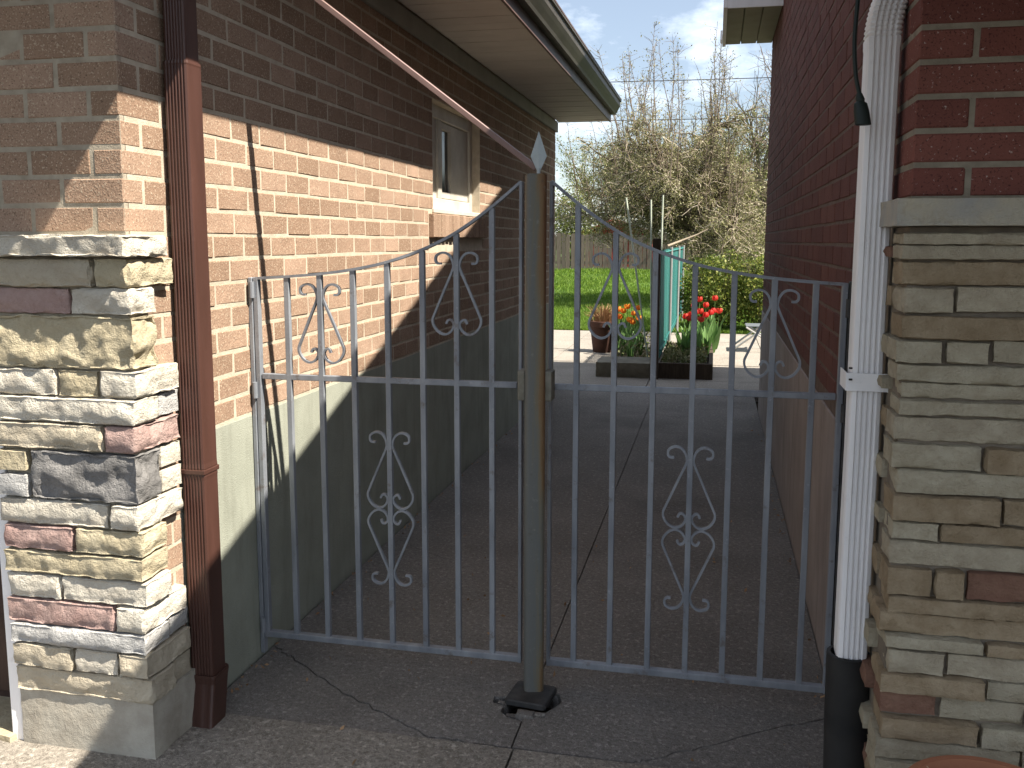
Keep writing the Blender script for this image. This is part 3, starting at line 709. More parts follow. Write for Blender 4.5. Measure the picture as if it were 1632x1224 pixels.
# roof over the alley side, its rake climbing to the back
MB().extrude([(.7,rz(.7)),(9.0,rz(9.0)),(9.0,rz(9.0)-.06),(.7,rz(.7)-.06)], 'x', .012, 7.0).build('roof', MAT['shingle'], HR)
MB().extrude([(.7,rz(.7)-.06),(9.0,rz(9.0)-.06),(9.0,rz(9.0)-.16),(.7,rz(.7)-.16)], 'x', .016, .04).build('rake_board', MAT['fascia'], HR)
MB().extrude([(.7,rz(.7)-.10),(9.0,rz(9.0)-.10),(9.0,rz(9.0)-.12),(.7,rz(.7)-.12)], 'x', .04, .425).build('rake_soffit', MAT['soffit_olive'], HR)
MB().box(.66,6.9,.66,.7,rz(.7)-.18,rz(.7)).build('unseen_front_fascia', MAT['fascia'], HR)
# eave return at the rear corner
RET = MB().box(.035,XR-.002,7.02,8.36,3.19,3.52).build('eave_return', MAT['soffit_olive'], HR)
for k in range(3): MB().box(.030+k*.131,.030+k*.131+.125,7.03,8.355,3.168+.002*(k%2),3.188).build('board', MAT['soffit_olive'], RET, bevel=.003, seg=1)
MB().box(.006,.034,7.0,8.37,3.155,3.54).build('fascia', MAT['white'], RET)
MB().box(.035,XR-.002,7.0,7.018,3.15,3.54).build('return_end', MAT['white'], RET)
MB().box(-.012,.005,8.22,8.375,3.185,3.26).build('gutter_end', MAT['white'], RET)
MB().box(1.2,7,8.35,10.15,-.05,4.7).box(xm2+.25,7,8.1,8.349,-.05,4.7).box(6.8,7.0,2.36,8.1,-.05,4.5).build('rear_shadow_wall', MAT['brick_red_far'], HR)  # hidden rear block, added and sized to cast the patio shadow
MB().box(1.1,7.1,8.3,10.2,4.702,4.85).build('rear_shadow_roof', MAT['shingle'], HR)  # top of the added shadow-casting block
# white downspout
cw = (.358, 2.30)
WD = empty('downspout'); WD.parent = HR; WD['label'] = 'white fluted metal downspout beside the ledgestone pillar'
pw = flute_profile(.322,.394,2.262,2.338,4,.005, r=.012)
zs = [(.475,.97,.0,0),(.49,1.,0,0),(.80,1.,.0,0),(1.0,1.,.001,0),(1.3,1.,.0,0),(1.93,1.0,0,0),(1.938,1.03,0,0),(1.944,1.03,0,0)]
for k in range(14):
    z = 1.952+k*.011; b = .0006*k*k
    zs += [(z,1.04,b*.35,b*.2),(z+.004,1.03,b*.35,b*.2),(z+.0065,.93,b*.35,b*.2)]
zs += [(2.2,1.0,.05,.03),(2.5,1.0,.05,.03)]
pipe('pipe', pw, zs, WD, MAT['white'])
st_ = MB(); st_.prism([(.310,2.256),(.402,2.252),(.402,2.2555),(.312,2.2595)], 1.150,1.192); st_.prism([(.310,2.256),(.3125,2.256),(.3125,2.36),(.310,2.36)], 1.150,1.192)
st_.add([(.402,2.252,1.150),(.420,2.25,1.138),(.424,2.25,1.168),(.422,2.25,1.198),(.402,2.252,1.192),(.402,2.2555,1.150),(.420,2.2535,1.138),(.424,2.2535,1.168),(.422,2.2535,1.198),(.402,2.2555,1.192)],
        [(0,1,2,3,4),(9,8,7,6,5),(0,5,6,1),(1,6,7,2),(2,7,8,3),(3,8,9,4)])
st_.build('strap', MAT['white'], WD)
for x, z in ((.319,1.178),(.318,1.205),(.413,1.166)): MB().lathe([(.0001,-.002),(.0042,-.002),(.0042,.002),(.0001,.0025)], (x,2.2475,z), 8).build('screw', MAT['black'], WD)
bk = [[(.355+r*math.cos(a)+dx, 2.30+r*.95*math.sin(a)+dy, z) for a in [k*math.pi/10 for k in range(20)]] for z, r, dx, dy in ((-.03,.056,.012,-.03),(.1,.056,.008,-.02),(.3,.055,.003,-.006),(.45,.053,0,0),(.482,.053,0,0),(.484,.044,0,0),(.44,.043,0,0))]
MB().sweep(bk).build('drain_pipe', MAT['black'], WD, smooth=True)

# ------------------------------------------------------------------ gates
YG = 2.915
def gtop(s):   # height of the sweeping top rail at distance s from the high stile
    P = [(0,1.686),(.097,1.607),(.219,1.524),(.334,1.469),(.46,1.427),(.58,1.402),(.70,1.386),(.817,1.376),(.95,1.368)]
    for i in range(len(P)-1):
        if s <= P[i+1][0] or i == len(P)-2:
            p0 = P[max(0,i-1)]; p1 = P[i]; p2 = P[i+1]; p3 = P[min(len(P)-1,i+2)]
            u = (s-p1[0])/(p2[0]-p1[0]); m1 = (p2[1]-p0[1])/(p2[0]-p0[0]) if i else (p2[1]-p1[1])/(p2[0]-p1[0]); m2 = (p3[1]-p1[1])/(p3[0]-p1[0]); h = p2[0]-p1[0]
            return (2*u**3-3*u*u+1)*p1[1]+(u**3-2*u*u+u)*h*m1+(-2*u**3+3*u*u)*p2[1]+(u**3-u*u)*h*m2
lyre = [(133,275),(160,276),(178,266),(186,245),(180,212),(150,190),(112,183),(72,198),(42,236),(28,285),(34,330),(90,458),(145,585),(200,712),(214,748),(214,785),(200,820),(165,862),(112,884),(62,866),(32,826),(28,790),(46,762),(70,757),(84,770),(92,792)]
def smooth_path(P, n=3):
    out = []
    for i in range(len(P)-1):
        p0,p1,p2,p3 = P[max(0,i-1)],P[i],P[i+1],P[min(len(P)-1,i+2)]
        for k in range(n):
            u = k/n
            out.append(tuple(.5*((2*p1[d])+(-p0[d]+p2[d])*u+(2*p0[d]-5*p1[d]+4*p2[d]-p3[d])*u*u+(-p0[d]+3*p1[d]-3*p2[d]+p3[d])*u**3) for d in (0,1)))
    return out+[P[-1]]
LY = smooth_path(lyre, 3)
def scroll(parent, xb, ztop, h, side, flip, y=YG):
    k = h/(884-183); pts = []
    for px, py in LY:
        x = xb+side*px*k; zz = (py-183)*k
        pts.append((x, ztop-h+zz if flip else ztop-zz))
    th = .0036; wdt = .0062; rings = []
    for i, p in enumerate(pts):
        a = pts[max(0,i-1)]; b = pts[min(len(pts)-1,i+1)]; tx, tz = b[0]-a[0], b[1]-a[1]; l = math.hypot(tx,tz) or 1; nx_, nz_ = -tz/l, tx/l
        rings.append([(p[0]+nx_*th,y-wdt,p[1]+nz_*th),(p[0]+nx_*th,y+wdt,p[1]+nz_*th),(p[0]-nx_*th,y+wdt,p[1]-nz_*th),(p[0]-nx_*th,y-wdt,p[1]-nz_*th)])
    MB().sweep(rings).build('scroll', MAT['gate'], parent)
def gate(xhi, sgn, xlo, bars, label):
    """xhi: high stile at the post, sgn: direction of falling rail, xlo: low end"""
    G = empty('gate', (0,0,0), label, 'gate', 'wrought iron gates across the alley')
    hb = .0092
    b0, b1 = .072, .094
    MB().box(min(xhi,xlo),max(xhi,xlo),YG-.013,YG+.013,b0,b1).build('bottom_rail', MAT['gate'], G, bevel=.002, seg=1)
    MB().box(min(xhi,xlo)+.012,max(xhi,xlo)-.012,YG-.009,YG+.009,1.018,1.038).build('middle_rail', MAT['gate'], G, bevel=.002, seg=1)
    MB().box(xhi-.006,xhi+.006,YG-.0125,YG+.0125,b0-.002,1.686).build('stile', MAT['gate'], G, bevel=.002, seg=1)
    MB().box(xlo-.009,xlo+.009,YG-.0125,YG+.0125,b0-.002,gtop(abs(xlo-xhi))+.004).build('stile', MAT['gate'], G, bevel=.002, seg=1)
    ln = abs(xlo-xhi); rings = []
    for i in range(41):
        s = ln*i/40; z = gtop(s); dz = (gtop(min(ln,s+.01))-gtop(max(0,s-.01)))/(min(ln,s+.01)-max(0,s-.01)); l = math.hypot(1,dz)
        nx_, nz_ = -dz/l*sgn, 1/l; x = xhi+sgn*s; th = .0045
        rings.append([(x+nx_*th,YG-.012,z+nz_*th),(x+nx_*th,YG+.012,z+nz_*th),(x-nx_*th,YG+.012,z-nz_*th),(x-nx_*th,YG-.012,z-nz_*th)])
    MB().sweep(rings).build('top_rail', MAT['gate'], G)
    for i, x in enumerate(bars):
        z = gtop(abs(x-xhi))-.003
        MB().box(x-hb,x+hb,YG-hb,YG+hb,b1-.002,z).build('bar', MAT['gate'], G, bevel=.0014, seg=1)
        if i == 1 or i == 5:
            zt = 1.460 if i == 1 else 1.351
            for sd_ in (-1,1): scroll(G, x, zt, .270, sd_, False)
        if i == 3:
            for sd_ in (-1,1): scroll(G, x, .848, .267, sd_, False); scroll(G, x, .575, .267, sd_, True)
    return G
gL = gate(-.611, -1, -1.546, [-.708,-.828,-.946,-1.069,-1.192,-1.312,-1.433], 'blue-grey iron gate leaf against the sunlit brick wall, left of the rusty post')
gR = gate(-.513, 1, .385, [-.427,-.306,-.181,-.058,.061,.181,.302], 'blue-grey iron gate leaf in full shade, right of the rusty post')
# hinge posts screwed to the walls
hp = empty('hinge_post', (0,0,0), 'thin grey hinge bar fixed to the sunlit brick wall', 'gate post', 'bars the gates hang from')
MB().box(-1.572,-1.557,YG-.016,YG+.012,.01,1.372).build('bar', MAT['gate'], hp, bevel=.002, seg=1)
for z in (.12,.98,1.33): MB().tube([(-1.556,YG-.02,z-.028),(-1.556,YG-.02,z+.028)], .009, 10).build('hinge', MAT['gate'], hp)
hp = empty('hinge_post', (0,0,0), 'dark flat hinge bar beside the white downspout', 'gate post', 'bars the gates hang from')
MB().box(.396,.4155,YG-.02,YG+.012,.01,1.38).build('bar', MAT['plate'], hp, bevel=.002, seg=1)
for z in (.10,.98,1.3): MB().tube([(.396,YG-.02,z-.028),(.396,YG-.02,z+.028)], .009, 10).build('hinge', MAT['plate'], hp)

# centre post
GP_ = empty('gate_post', (0,0,0), 'rust-streaked steel post on a square base plate between the two gates', 'post')
pc = (-.549, 2.838); ang = RAD(14)
def rsq(h, r, n=4):
    out = []
    for cx, cy, a0 in ((h-r,h-r,0),(-h+r,h-r,90),(-h+r,-h+r,180),(h-r,-h+r,270)):
        for k in range(n+1):
            a = RAD(a0+90*k/n); x, y = cx+r*math.cos(a), cy+r*math.sin(a)
            out.append((pc[0]+x*math.cos(ang)-y*math.sin(ang), pc[1]+x*math.sin(ang)+y*math.cos(ang)))
    return out
MB().sweep([[(x,y,z) for x, y in rsq(.0325,.016)] for z in (.02,.9,1.700)]).build('shaft', MAT['post'], GP_, smooth=True)
MB().sweep([[(x,y,z) for x, y in rsq(.028,.012)] for z in (1.7002,1.704)]).build('cap', MAT['post'], GP_)
bp = []
for z, h in ((.004,.070),(.018,.070),(.022,.066)):
    a2 = RAD(-7); bp.append([(pc[0]-.001+ (x)*math.cos(a2)-y*math.sin(a2), pc[1]-.036+x*math.sin(a2)+y*math.cos(a2), z) for x, y in ((h-.008,h),(-h+.008,h),(-h,h-.008),(-h,-h+.008),(-h+.008,-h),(h-.008,-h),(h,-h+.008),(h,h-.008))])
MB().sweep(bp).build('base_plate', MAT['plate'], GP_)
for x0_, x1_, y0_ in ((-.054,-.030,2.822),(.030,.056,2.824)):
    MB().box(pc[0]+x0_,pc[0]+x1_,y0_,2.890,.993,1.089).build('latch_bracket', MAT['latch'], GP_, bevel=.004)
fc = (pc[0]+.008, 2.838)
fn = MB(); pts = [(0,1.702),(.0255,1.758),(0,1.834),(-.0255,1.758)]
fn.add([(fc[0],fc[1]-.004,1.765),(fc[0],fc[1]+.004,1.765)]+[(fc[0]+x,fc[1],z) for x, z in pts], [(0,2,3),(0,3,4),(0,4,5),(0,5,2),(1,3,2),(1,4,3),(1,5,4),(1,2,5)])
fn.tube([(fc[0],fc[1],1.69),(fc[0],fc[1],1.722)], .006, 8)
fn.build('finial', MAT['finial'], GP_)

# brace from the post top up to the house wall
YB = 2.872
bp0, bp1 = Vector((-.552,YB,1.722)), Vector((-1.571,YB-.005,2.492))
dv = (bp1-bp0).normalized(); nv = Vector((-dv.z,0,dv.x)); nv = nv if nv.z > 0 else -nv
rings = []
for p in (bp0, bp1): rings.append([p+nv*.009+Vector((0,-.017,0)), p+nv*.009+Vector((0,.017,0)), p-nv*.009+Vector((0,.017,0)), p-nv*.009+Vector((0,-.017,0))])
br = empty('brace_bar', (0,0,0), 'long slanting brown metal brace from the post top up to the brick wall', 'brace')
MB().sweep(rings).build('bar', MAT['brace'], br, bevel=.002, seg=1)
MB().box(-1.5725,-1.566,YB-.045,YB+.045,2.44,2.545).build('wall_bracket', MAT['brace'], br)

# ------------------------------------------------------------------ extension cord by the white downspout
cdp = smooth_path([(.300,2.35),(.292,2.12),(.286,2.00),(.284,1.93),(.290,1.86),(.301,1.815)], 4)
ec = empty('extension_cord', (0,0,0), 'dark green extension cord end hanging beside the white downspout', 'cord')
MB().tube([(x,2.19+.02*(z-1.8),z) for x, z in cdp], .0048, 8).build('cable', MAT['cord'], ec, smooth=True)
ax = Vector((.16,0,-1)).normalized(); p = Vector((.299,2.19,1.822)); rings = []
for d, a, b in ((0,.006,.006),(.012,.010,.009),(.018,.009,.008),(.022,.014,.011),(.04,.0165,.012),(.068,.0175,.013),(.0695,.015,.011)):
    c_ = p+ax*d; rings.append([c_+Vector((math.cos(k*math.pi/8)*a, math.sin(k*math.pi/8)*b, 0)) for k in range(16)])
MB().sweep(rings).build('socket', MAT['cord'], ec, smooth=True)

# ------------------------------------------------------------------ terracotta pot in front of the ledgestone
tp = empty('flower_pot', (.565,1.815,-.018), 'terracotta flower pot with dry straw stems in front of the ledgestone', 'flower pot')
MB().lathe([(.105,.0),(.112,.005),(.150,.34),(.168,.345),(.174,.40),(.176,.428),(.170,.436),(.158,.434),(.152,.40),(.148,.37),(.02,.365)], (0,0,0), 48).build('pot', MAT['terracotta'], tp, smooth=True)
MB().lathe([(.001,.372),(.08,.384),(.15,.378)], (0,0,0), 24).build('soil', MAT['soil'], tp)
stw = MB()
for k in range(26):
    a = rnd.uniform(0,6.28); r = rnd.uniform(.0,.09); x, y = r*math.cos(a)-.03, r*math.sin(a)+.02; dx, dy = rnd.gauss(0,.05), rnd.gauss(0,.05); h = rnd.uniform(.03,.075)
    stw.tube([(x,y,.375),(x+dx*.5,y+dy*.5,.375+h*.6),(x+dx,y+dy,.375+h*rnd.uniform(.6,1.2))], [.0016,.0013,.0006], 4)
stw.build('straw', MAT['straw'], tp)

# ------------------------------------------------------------------ back garden
cb = empty('garden_curb', (0,0,0), 'weathered concrete edging block in front of the orange tulips', 'edging')
rough_block('block', -1.262,-.655,10.06,10.62,-.02,.165, 'curb', cb, seed=300, amp=.012, cell=.04, bulge=.01)
pb = empty('planter_box', (0,0,0), 'dark wooden planter box holding the red tulips', 'planter')
MB().box(-.575,.012,10.10,10.15,-.02,.17).build('front_board', MAT['wood'], pb, bevel=.006)
MB().box(-.035,.012,10.152,12.5,-.02,.17).build('side_board', MAT['wood'], pb, bevel=.006)
MB().box(-.575,-.04,10.152,12.5,-.02,.14).build('soil', MAT['soil'], pb)
ob = MB().box(-1.22,-.66,10.63,12.5,-.02,.06).build('flower_bed', MAT['soil']); tag(ob, 'dark soil bed under the orange tulips', 'flower bed')
wp = MB().box(-.660,-.572,10.02,10.098,-.02,1.525).build('fence_post', MAT['wood'], bevel=.01); tag(wp, 'dark square wooden post between the two tulip clumps', 'post')
# teal privacy fence running back from the post
tf = empty('slatted_fence', (0,0,0), 'teal slatted wire fence with pale posts running back behind the red tulips', 'fence')
y = 10.30
while y < 17.0:
    MB().box(-.583,-.576,y,y+.047+0*y,.20,1.395+rnd.uniform(-.006,.006)).build('slat', MAT['teal'], tf); y += .066
for y in (12.3,14.9,17.05): MB().tube([(-.562,y,-.02),(-.562,y,1.42)], .020, 10).build('post', MAT['alu'], tf)
for z in (.30,1.37): MB().tube([(-.566,10.2,z),(-.566,17.05,z)], .010, 6).build('rail', MAT['teal'], tf)
rs = empty('fallen_branch', (0,0,0), 'pale bare branch lying over the top of the teal fence', 'branch')
MB().tube([(-.62,12.4,1.43),(-.45,12.6,1.50),(-.25,12.7,1.58),(-.1,12.75,1.66)], [.018,.015,.01,.005], 6).build('stem', MAT['twig'], rs)
for i, (a, b, lab) in enumerate([((-1.026,10.8,1.994),(-.735,10.8,.10),'pale garden stake leaning left above the orange tulips'), ((-.744,10.85,1.97),(-.70,10.85,.10),'upright pale garden stake, middle one of three'), ((-.610,10.9,2.026),(-.628,10.9,.10),'upright pale garden stake nearest the teal fence')]):
    o = MB().tube([a,b], .0105, 7).build('garden_stake', MAT['stake'], smooth=True); tag(o, lab, 'stake', 'stakes in the flower bed')
# tulips
def tulip(x, y, z0, h, mat, label, group, i):
    r = random.Random(i*13+3)
    T = empty('tulip', (x,y,z0), label, 'tulip', group)
    lx, ly = r.uniform(-.05,.05), r.uniform(-.04,.04)
    MB().tube([(0,0,0),(lx*.4,ly*.4,h*.5),(lx,ly,h)], [.005,.0045,.004], 6).build('stem', MAT['tuliplf'], T)
    fl = MB(); op = r.uniform(.9,1.25)
    for k in range(6):
        a = k*math.pi/3+(.1 if k % 2 else 0); rr = 1 if k % 2 else .88
        rows_ = [(.006,0,.012),(.028,.014,.026),(.036*op*rr,.036,.026),(.030*op*op*rr,.058,.016),(.026*op*op*rr,.07,.001)]
        vs = []
        for rad, z, w_ in rows_:
            for s_ in (-1,0,1):
                q = rad*(1 if s_ == 0 else .88); vs.append((lx+q*math.cos(a)-s_*w_*math.sin(a), ly+q*math.sin(a)+s_*w_*math.cos(a), h+z-.004))
        fl.add(vs, [(3*j+c,3*j+c+1,3*j+c+4,3*j+c+3) for j in range(4) for c in (0,1)])
    fl.build('flower', mat, T, smooth=True)
    for k in range(r.choice((5,6,7))):
        a = r.uniform(0,6.28); L_ = h*r.uniform(.6,.95); lean = r.uniform(.12,.4); rings = []
        for j in range(6):
            f = j/5; rad = .008+lean*L_*f**1.6; z = L_*(f-.25*lean*f*f*f); w_ = .031*math.sin(math.pi*min(.97,f*.9+.12))+.001
            c_ = (rad*math.cos(a), rad*math.sin(a)); rings.append([(c_[0]-w_*math.sin(a),c_[1]+w_*math.cos(a),z+.004),(c_[0],c_[1],z-.004),(c_[0]+w_*math.sin(a),c_[1]-w_*math.cos(a),z+.004)])
        MB().sweep(rings, closed=False, cap=False).build('leaf', MAT['tuliplf'], T, smooth=True)
def px(u, v, Y):   # point on the plane y = Y seen at a pixel of the photograph (for reading positions off the photo)
    q = fw+rt*(u-816)/FPX+dn*(v-576)/FPX; return Vector((0,0,1.5))+q*(Y/q.y)
oranges = [(997,493,11.6),(1012,497,11.9),(1003,507,11.4),(1007,510,11.2),(993,503,11.5),(980,502,12.1),(1018,488,12.2),(986,490,12.0),(1022,505,11.6),(1000,486,12.3)]
for i, (u, v, Y) in enumerate(oranges):
    p = px(u, v+6, Y); tulip(p.x, Y, .05, max(.3,p.z-.05), MAT['orange_petal'], 'orange tulip in the clump beside the leaning stake', 'orange tulips', i)
reds = [(1086,502,11.3),(1098,499,11.4),(1100,484,11.8),(1104,496,11.1),(1117,475,12.0),(1122,484,11.7),(1120,494,11.4),(1128,500,11.2),(1131,493,11.6),(1139,496,11.5),(1143,493,11.9),(1140,473,12.1),(1093,505,11.0),(1112,507,11.0)]
for i, (u, v, Y) in enumerate(reds):
    p = px(u, v+6, Y); tulip(p.x, Y, .13, max(.3,p.z-.13), MAT['red_petal'], 'red tulip in the planter beside the teal fence', 'red tulips', 40+i)
# low leaves in the beds
n = 900; cen = np.stack([rng.uniform(-.55,-.06,n), rng.uniform(10.2,11.5,n), .14+.13*rng.random(n)**1.5], 1)
n2 = 350; cen2 = np.stack([rng.uniform(-1.16,-.68,n2), rng.uniform(10.7,12.2,n2), .06+.30*rng.random(n2)**1.4], 1)
tag(link('ground_cover', leaf_mesh('ground_cover', np.concatenate([cen,cen2]), rng.uniform(.04,.09,n+n2), rng, .4, .35, (0,0,1)), MAT['groundlf']), 'low leaves and ground cover around the tulips', 'plants', kind='stuff')
# pot of dry grass
dp = empty('flower_pot', (-1.455,12.36,0), 'shade-darkened terracotta pot of dry brown grass at the lawn edge', 'flower pot')
MB().lathe([(.13,0),(.135,.01),(.175,.34),(.195,.35),(.20,.42),(.185,.425),(.175,.40),(.02,.39)], (0,0,0), 28).build('pot', MAT['terracotta_shaded'], dp, smooth=True)
gm = MB()
for k in range(260):
    a = rnd.uniform(0,6.28); r = rnd.uniform(0,.16); ln = rnd.uniform(.12,.30); o_ = rnd.uniform(.02,.17)
    x, y = r*math.cos(a), r*math.sin(a); gm.tube([(x,y,.39),(x+o_*math.cos(a)*.4,y+o_*math.sin(a)*.4,.39+ln*.65),(x+o_*math.cos(a),y+o_*math.sin(a),.39+ln*.9)], [.004,.003,.001], 3, cap=False)
gm.build('dry_grass', MAT['dry'], dp)
# folding lounge chair at the corner of the red house
ch = empty('folding_chair', (.66,13.0,0), 'folding garden chair half hidden behind the red brick wall', 'chair')
MB().tube([(-.40,-.25,.02),(.05,-.25,.36),(.42,-.25,.86)], .014, 8).build('side_tube', MAT['alu'], ch)
MB().tube([(-.40,.25,.02),(.05,.25,.36),(.42,.25,.86)], .014, 8).build('side_tube', MAT['alu'], ch)
MB().tube([(-.22,-.25,.34),(.28,-.25,.02)], .013, 8).build('leg', MAT['alu'], ch); MB().tube([(-.22,.25,.34),(.28,.25,.02)], .013, 8).build('leg', MAT['alu'], ch)
MB().tube([(-.40,-.25,.02),(-.40,.25,.02)], .013, 8).build('foot_bar', MAT['alu'], ch)
MB().add([(-.22,-.24,.345),(.06,-.24,.345),(.06,.24,.345),(-.22,.24,.345),(-.22,-.24,.355),(.06,-.24,.355),(.06,.24,.355),(-.22,.24,.355)], [(0,1,2,3),(7,6,5,4),(0,4,5,1),(1,5,6,2),(2,6,7,3),(3,7,4,0)]).build('seat', MAT['web'], ch)
MB().add([(.08,-.24,.40),(.41,-.24,.85),(.41,.24,.85),(.08,.24,.40),(.09,-.24,.395),(.42,-.24,.845),(.42,.24,.845),(.09,.24,.395)], [(0,1,2,3),(7,6,5,4),(0,4,5,1),(1,5,6,2),(2,6,7,3),(3,7,4,0)]).build('backrest', MAT['web'], ch)

# wooden fence
wf = empty('wooden_fence', (0,32,lz(32)), 'weathered grey board fence across the back of the lawn', 'fence')
x = -12.0
while x < 4:
    w_ = rnd.uniform(.13,.16); z1 = 1.25+rnd.uniform(-.03,.04); gap = rnd.choice((.01,.02,.05))
    me = MB().add([(0,0,-.05),(w_,0,-.05),(w_,.022,-.05),(0,.022,-.05),(0,0,z1-.03),(w_,0,z1-.03),(w_,.022,z1-.03),(0,.022,z1-.03),(w_*.3,0,z1),(w_*.7,0,z1),(w_*.7,.022,z1),(w_*.3,.022,z1)],
        [(3,2,1,0),(0,1,5,9,8,4),(2,3,7,11,10,6),(1,2,6,5),(3,0,4,7),(4,8,11,7),(8,9,10,11),(9,5,6,10)])
    me.build('board', MAT['fence'], wf, loc=(x,rnd.uniform(-.01,.01),0)); x += w_+gap
for z in (.2,1.0): MB().box(-12,4,.024,.07,z,z+.09).build('rail', MAT['fence'], wf)
# red shed beyond
sh_ = empty('garden_shed', (0,0,0), 'red garden shed with a low gable roof behind the board fence', 'shed')
MB().extrude([(-5.0,.4),(-2.55,.4),(-2.55,1.75),(-3.9,2.22),(-5.0,1.78)], 'y', 36, 39).build('wall', MAT['shed'], sh_)
MB().extrude([(-5.25,1.70),(-3.9,2.26),(-3.9,2.34),(-5.3,1.76)], 'y', 35.8, 39.2).build('roof', MAT['shed'], sh_)
MB().extrude([(-2.4,1.74),(-3.9,2.262),(-3.9,2.345),(-2.35,1.80)], 'y', 35.8, 39.2).build('roof', MAT['shed_roof'], sh_)
# grey house far right
gh = empty('neighbour_house', (0,0,0), 'grey sided neighbour house seen behind the fruit tree', 'house')
MB().box(.2,9,38,46,.3,3.4).build('wall', MAT['siding'], gh)
MB().extrude([(-.1,3.35),(4.6,5.6),(9.3,3.35),(9.3,3.5),(4.6,5.8),(-.1,3.5)], 'y', 37.6, 46.4).build('roof', MAT['shingle'], gh)
wn_ = MB().box(.68,1.14,37.95,37.995,1.45,2.5).build('window', MAT['white'], gh); MB().box(.75,1.07,37.94,37.948,1.52,2.43).build('pane', MAT['glass'], wn_)
wn_ = MB().box(2.2,2.9,37.95,37.995,1.45,2.5).build('window', MAT['white'], gh); MB().box(2.27,2.83,37.94,37.948,1.52,2.43).build('pane', MAT['glass'], wn_)

# ------------------------------------------------------------------ trees and shrubs
class Tree:
    def __init__(s, seed): s.r = random.Random(seed); s.wood = MB(); s.twig = MB(); s.spr = MB(); s.tips = []
    def branch(s, p, d, ln, r0_, r1_, n, wig, grav=0., up=0., sides=5, twig=False, spr=False):
        P = [Vector(p)]; d = Vector(d).normalized()
        for i in range(n):
            d = (d+Vector((s.r.gauss(0,wig), s.r.gauss(0,wig), s.r.gauss(0,wig)-grav+up))).normalized(); P.append(P[-1]+d*(ln/n))
        (s.spr if spr else s.twig if twig else s.wood).tube(P, [r0_+(r1_-r0_)*i/n for i in range(n+1)], sides, cap=False); return P
    def at(s, P, f):
        k = f*(len(P)-1); i = min(len(P)-2, int(k)); return P[i].lerp(P[i+1], k-i), (P[i+1]-P[i]).normalized()
# the pruned fruit tree
T = Tree(11); base = Vector((-.25,17.2,lz(17.2)-.1)); r = T.r
tr = T.branch(base, (.02,0,1), 1.75, .13, .10, 6, .06, sides=10)
limbs = []
for k, (a, el, ln) in enumerate([(175,.42,2.2),(200,.62,2.1),(150,.60,2.0),(120,.95,1.8),(235,.50,2.0),(285,.55,1.5),(20,.55,1.5),(345,.75,1.3),(60,.9,1.4),(270,1.25,1.9),(90,1.3,2.0),(190,.8,2.1),(160,.35,2.4),(215,.3,2.2),(5,.25,1.7),(320,.3,1.6)]):
    p, _ = T.at(tr, r.uniform(.66,1.)); a = RAD(a+r.uniform(-10,10))
    limbs.append(T.branch(p, (math.cos(a)*math.cos(el), math.sin(a)*math.cos(el), math.sin(el)), ln, .062, .022, 9, .15, grav=.02, sides=7))
tips = []; seconds = []
for Lb in limbs:
    for k in range(15):
        p, d = T.at(Lb, r.uniform(.25,1)); v = Vector((r.gauss(0,1), r.gauss(0,1), r.gauss(-.1,.45))).normalized()+Vector((d.x,d.y,d.z*.4))*.6
        seconds.append(T.branch(p, v, r.uniform(.45,1.05), .016, .006, 6, .24, grav=.05, sides=4))
    for k in range(7):     # upright water sprouts
        p, d = T.at(Lb, r.uniform(.3,1)); ln = r.uniform(.5,1.9)*(.75+.25*(Lb[-1].z > 3))
        ov = (p-base); sp = T.branch(p, (r.gauss(0,.14)+ov.x*.16, r.gauss(0,.14)+ov.y*.16, 1), ln, .011, .0035, 7, .05, up=.10, sides=4, spr=True)
        for q in range(int(ln*16)):
            pp, dd = T.at(sp, r.uniform(.15,1)); tw = T.branch(pp, (r.gauss(0,1), r.gauss(0,1), r.uniform(.2,1.2)), r.uniform(.05,.22), .004, .002, 2, .2, sides=3, spr=True); tips.append((tw[-1], .4))
for k in range(56):        # the tall tuft of sprouts above the middle
    p, d = T.at(r.choice(limbs+seconds), r.uniform(.4,1)); ln = r.uniform(.9,2.15)*(1.15 if -1.6 < p.x < .1 else .85)
    ov = (p-base); sp = T.branch(p, (r.gauss(0,.13)+ov.x*.14, r.gauss(0,.13)+ov.y*.14, 1), ln, .010, .003, 8, .06, up=.10, sides=4, spr=True)
    for q in range(int(ln*20)):
        pp, dd = T.at(sp, r.uniform(.1,1)); tw = T.branch(pp, (r.gauss(0,1), r.gauss(0,1), r.uniform(.2,1.3)), r.uniform(.05,.26), .004, .002, 2, .2, sides=3, spr=True); tips.append((tw[-1], .35))
for sb in seconds:
    for k in range(19):
        p, d = T.at(sb, r.uniform(.15,1)); v = Vector((r.gauss(0,1), r.gauss(0,1), r.gauss(-.05,.8))).normalized()+d*.5
        tw = T.branch(p, v, r.uniform(.14,.48), .0065, .0025, 4, .30, grav=.04, sides=3, twig=True)
        for q in (1,2,3,4): tips.append((tw[q], 1.))
cen = []; sz = []
for p, f in tips:
    for k in range(2 if f < .6 else 4):
        cen.append((p.x+rng.normal()*.03, p.y+rng.normal()*.03, p.z+rng.normal()*.03)); sz.append(rng.uniform(.022,.046))
TS = 1.18; nb = Vector((-.30,20.3,lz(20.3)-.1))
ft = empty('fruit_tree', nb-base*TS, 'gnarled pruned fruit tree with budding twigs and upright sprouts on the lawn', 'tree')
ft.scale = (TS,TS,TS)
T.wood.build('trunk', MAT['bark'], ft, smooth=True); T.twig.build('twigs', MAT['twig'], ft); T.spr.build('sprouts', MAT['sprout'], ft)
link('crown', leaf_mesh('crown', cen, np.array(sz), rng), MAT['bud'], ft)
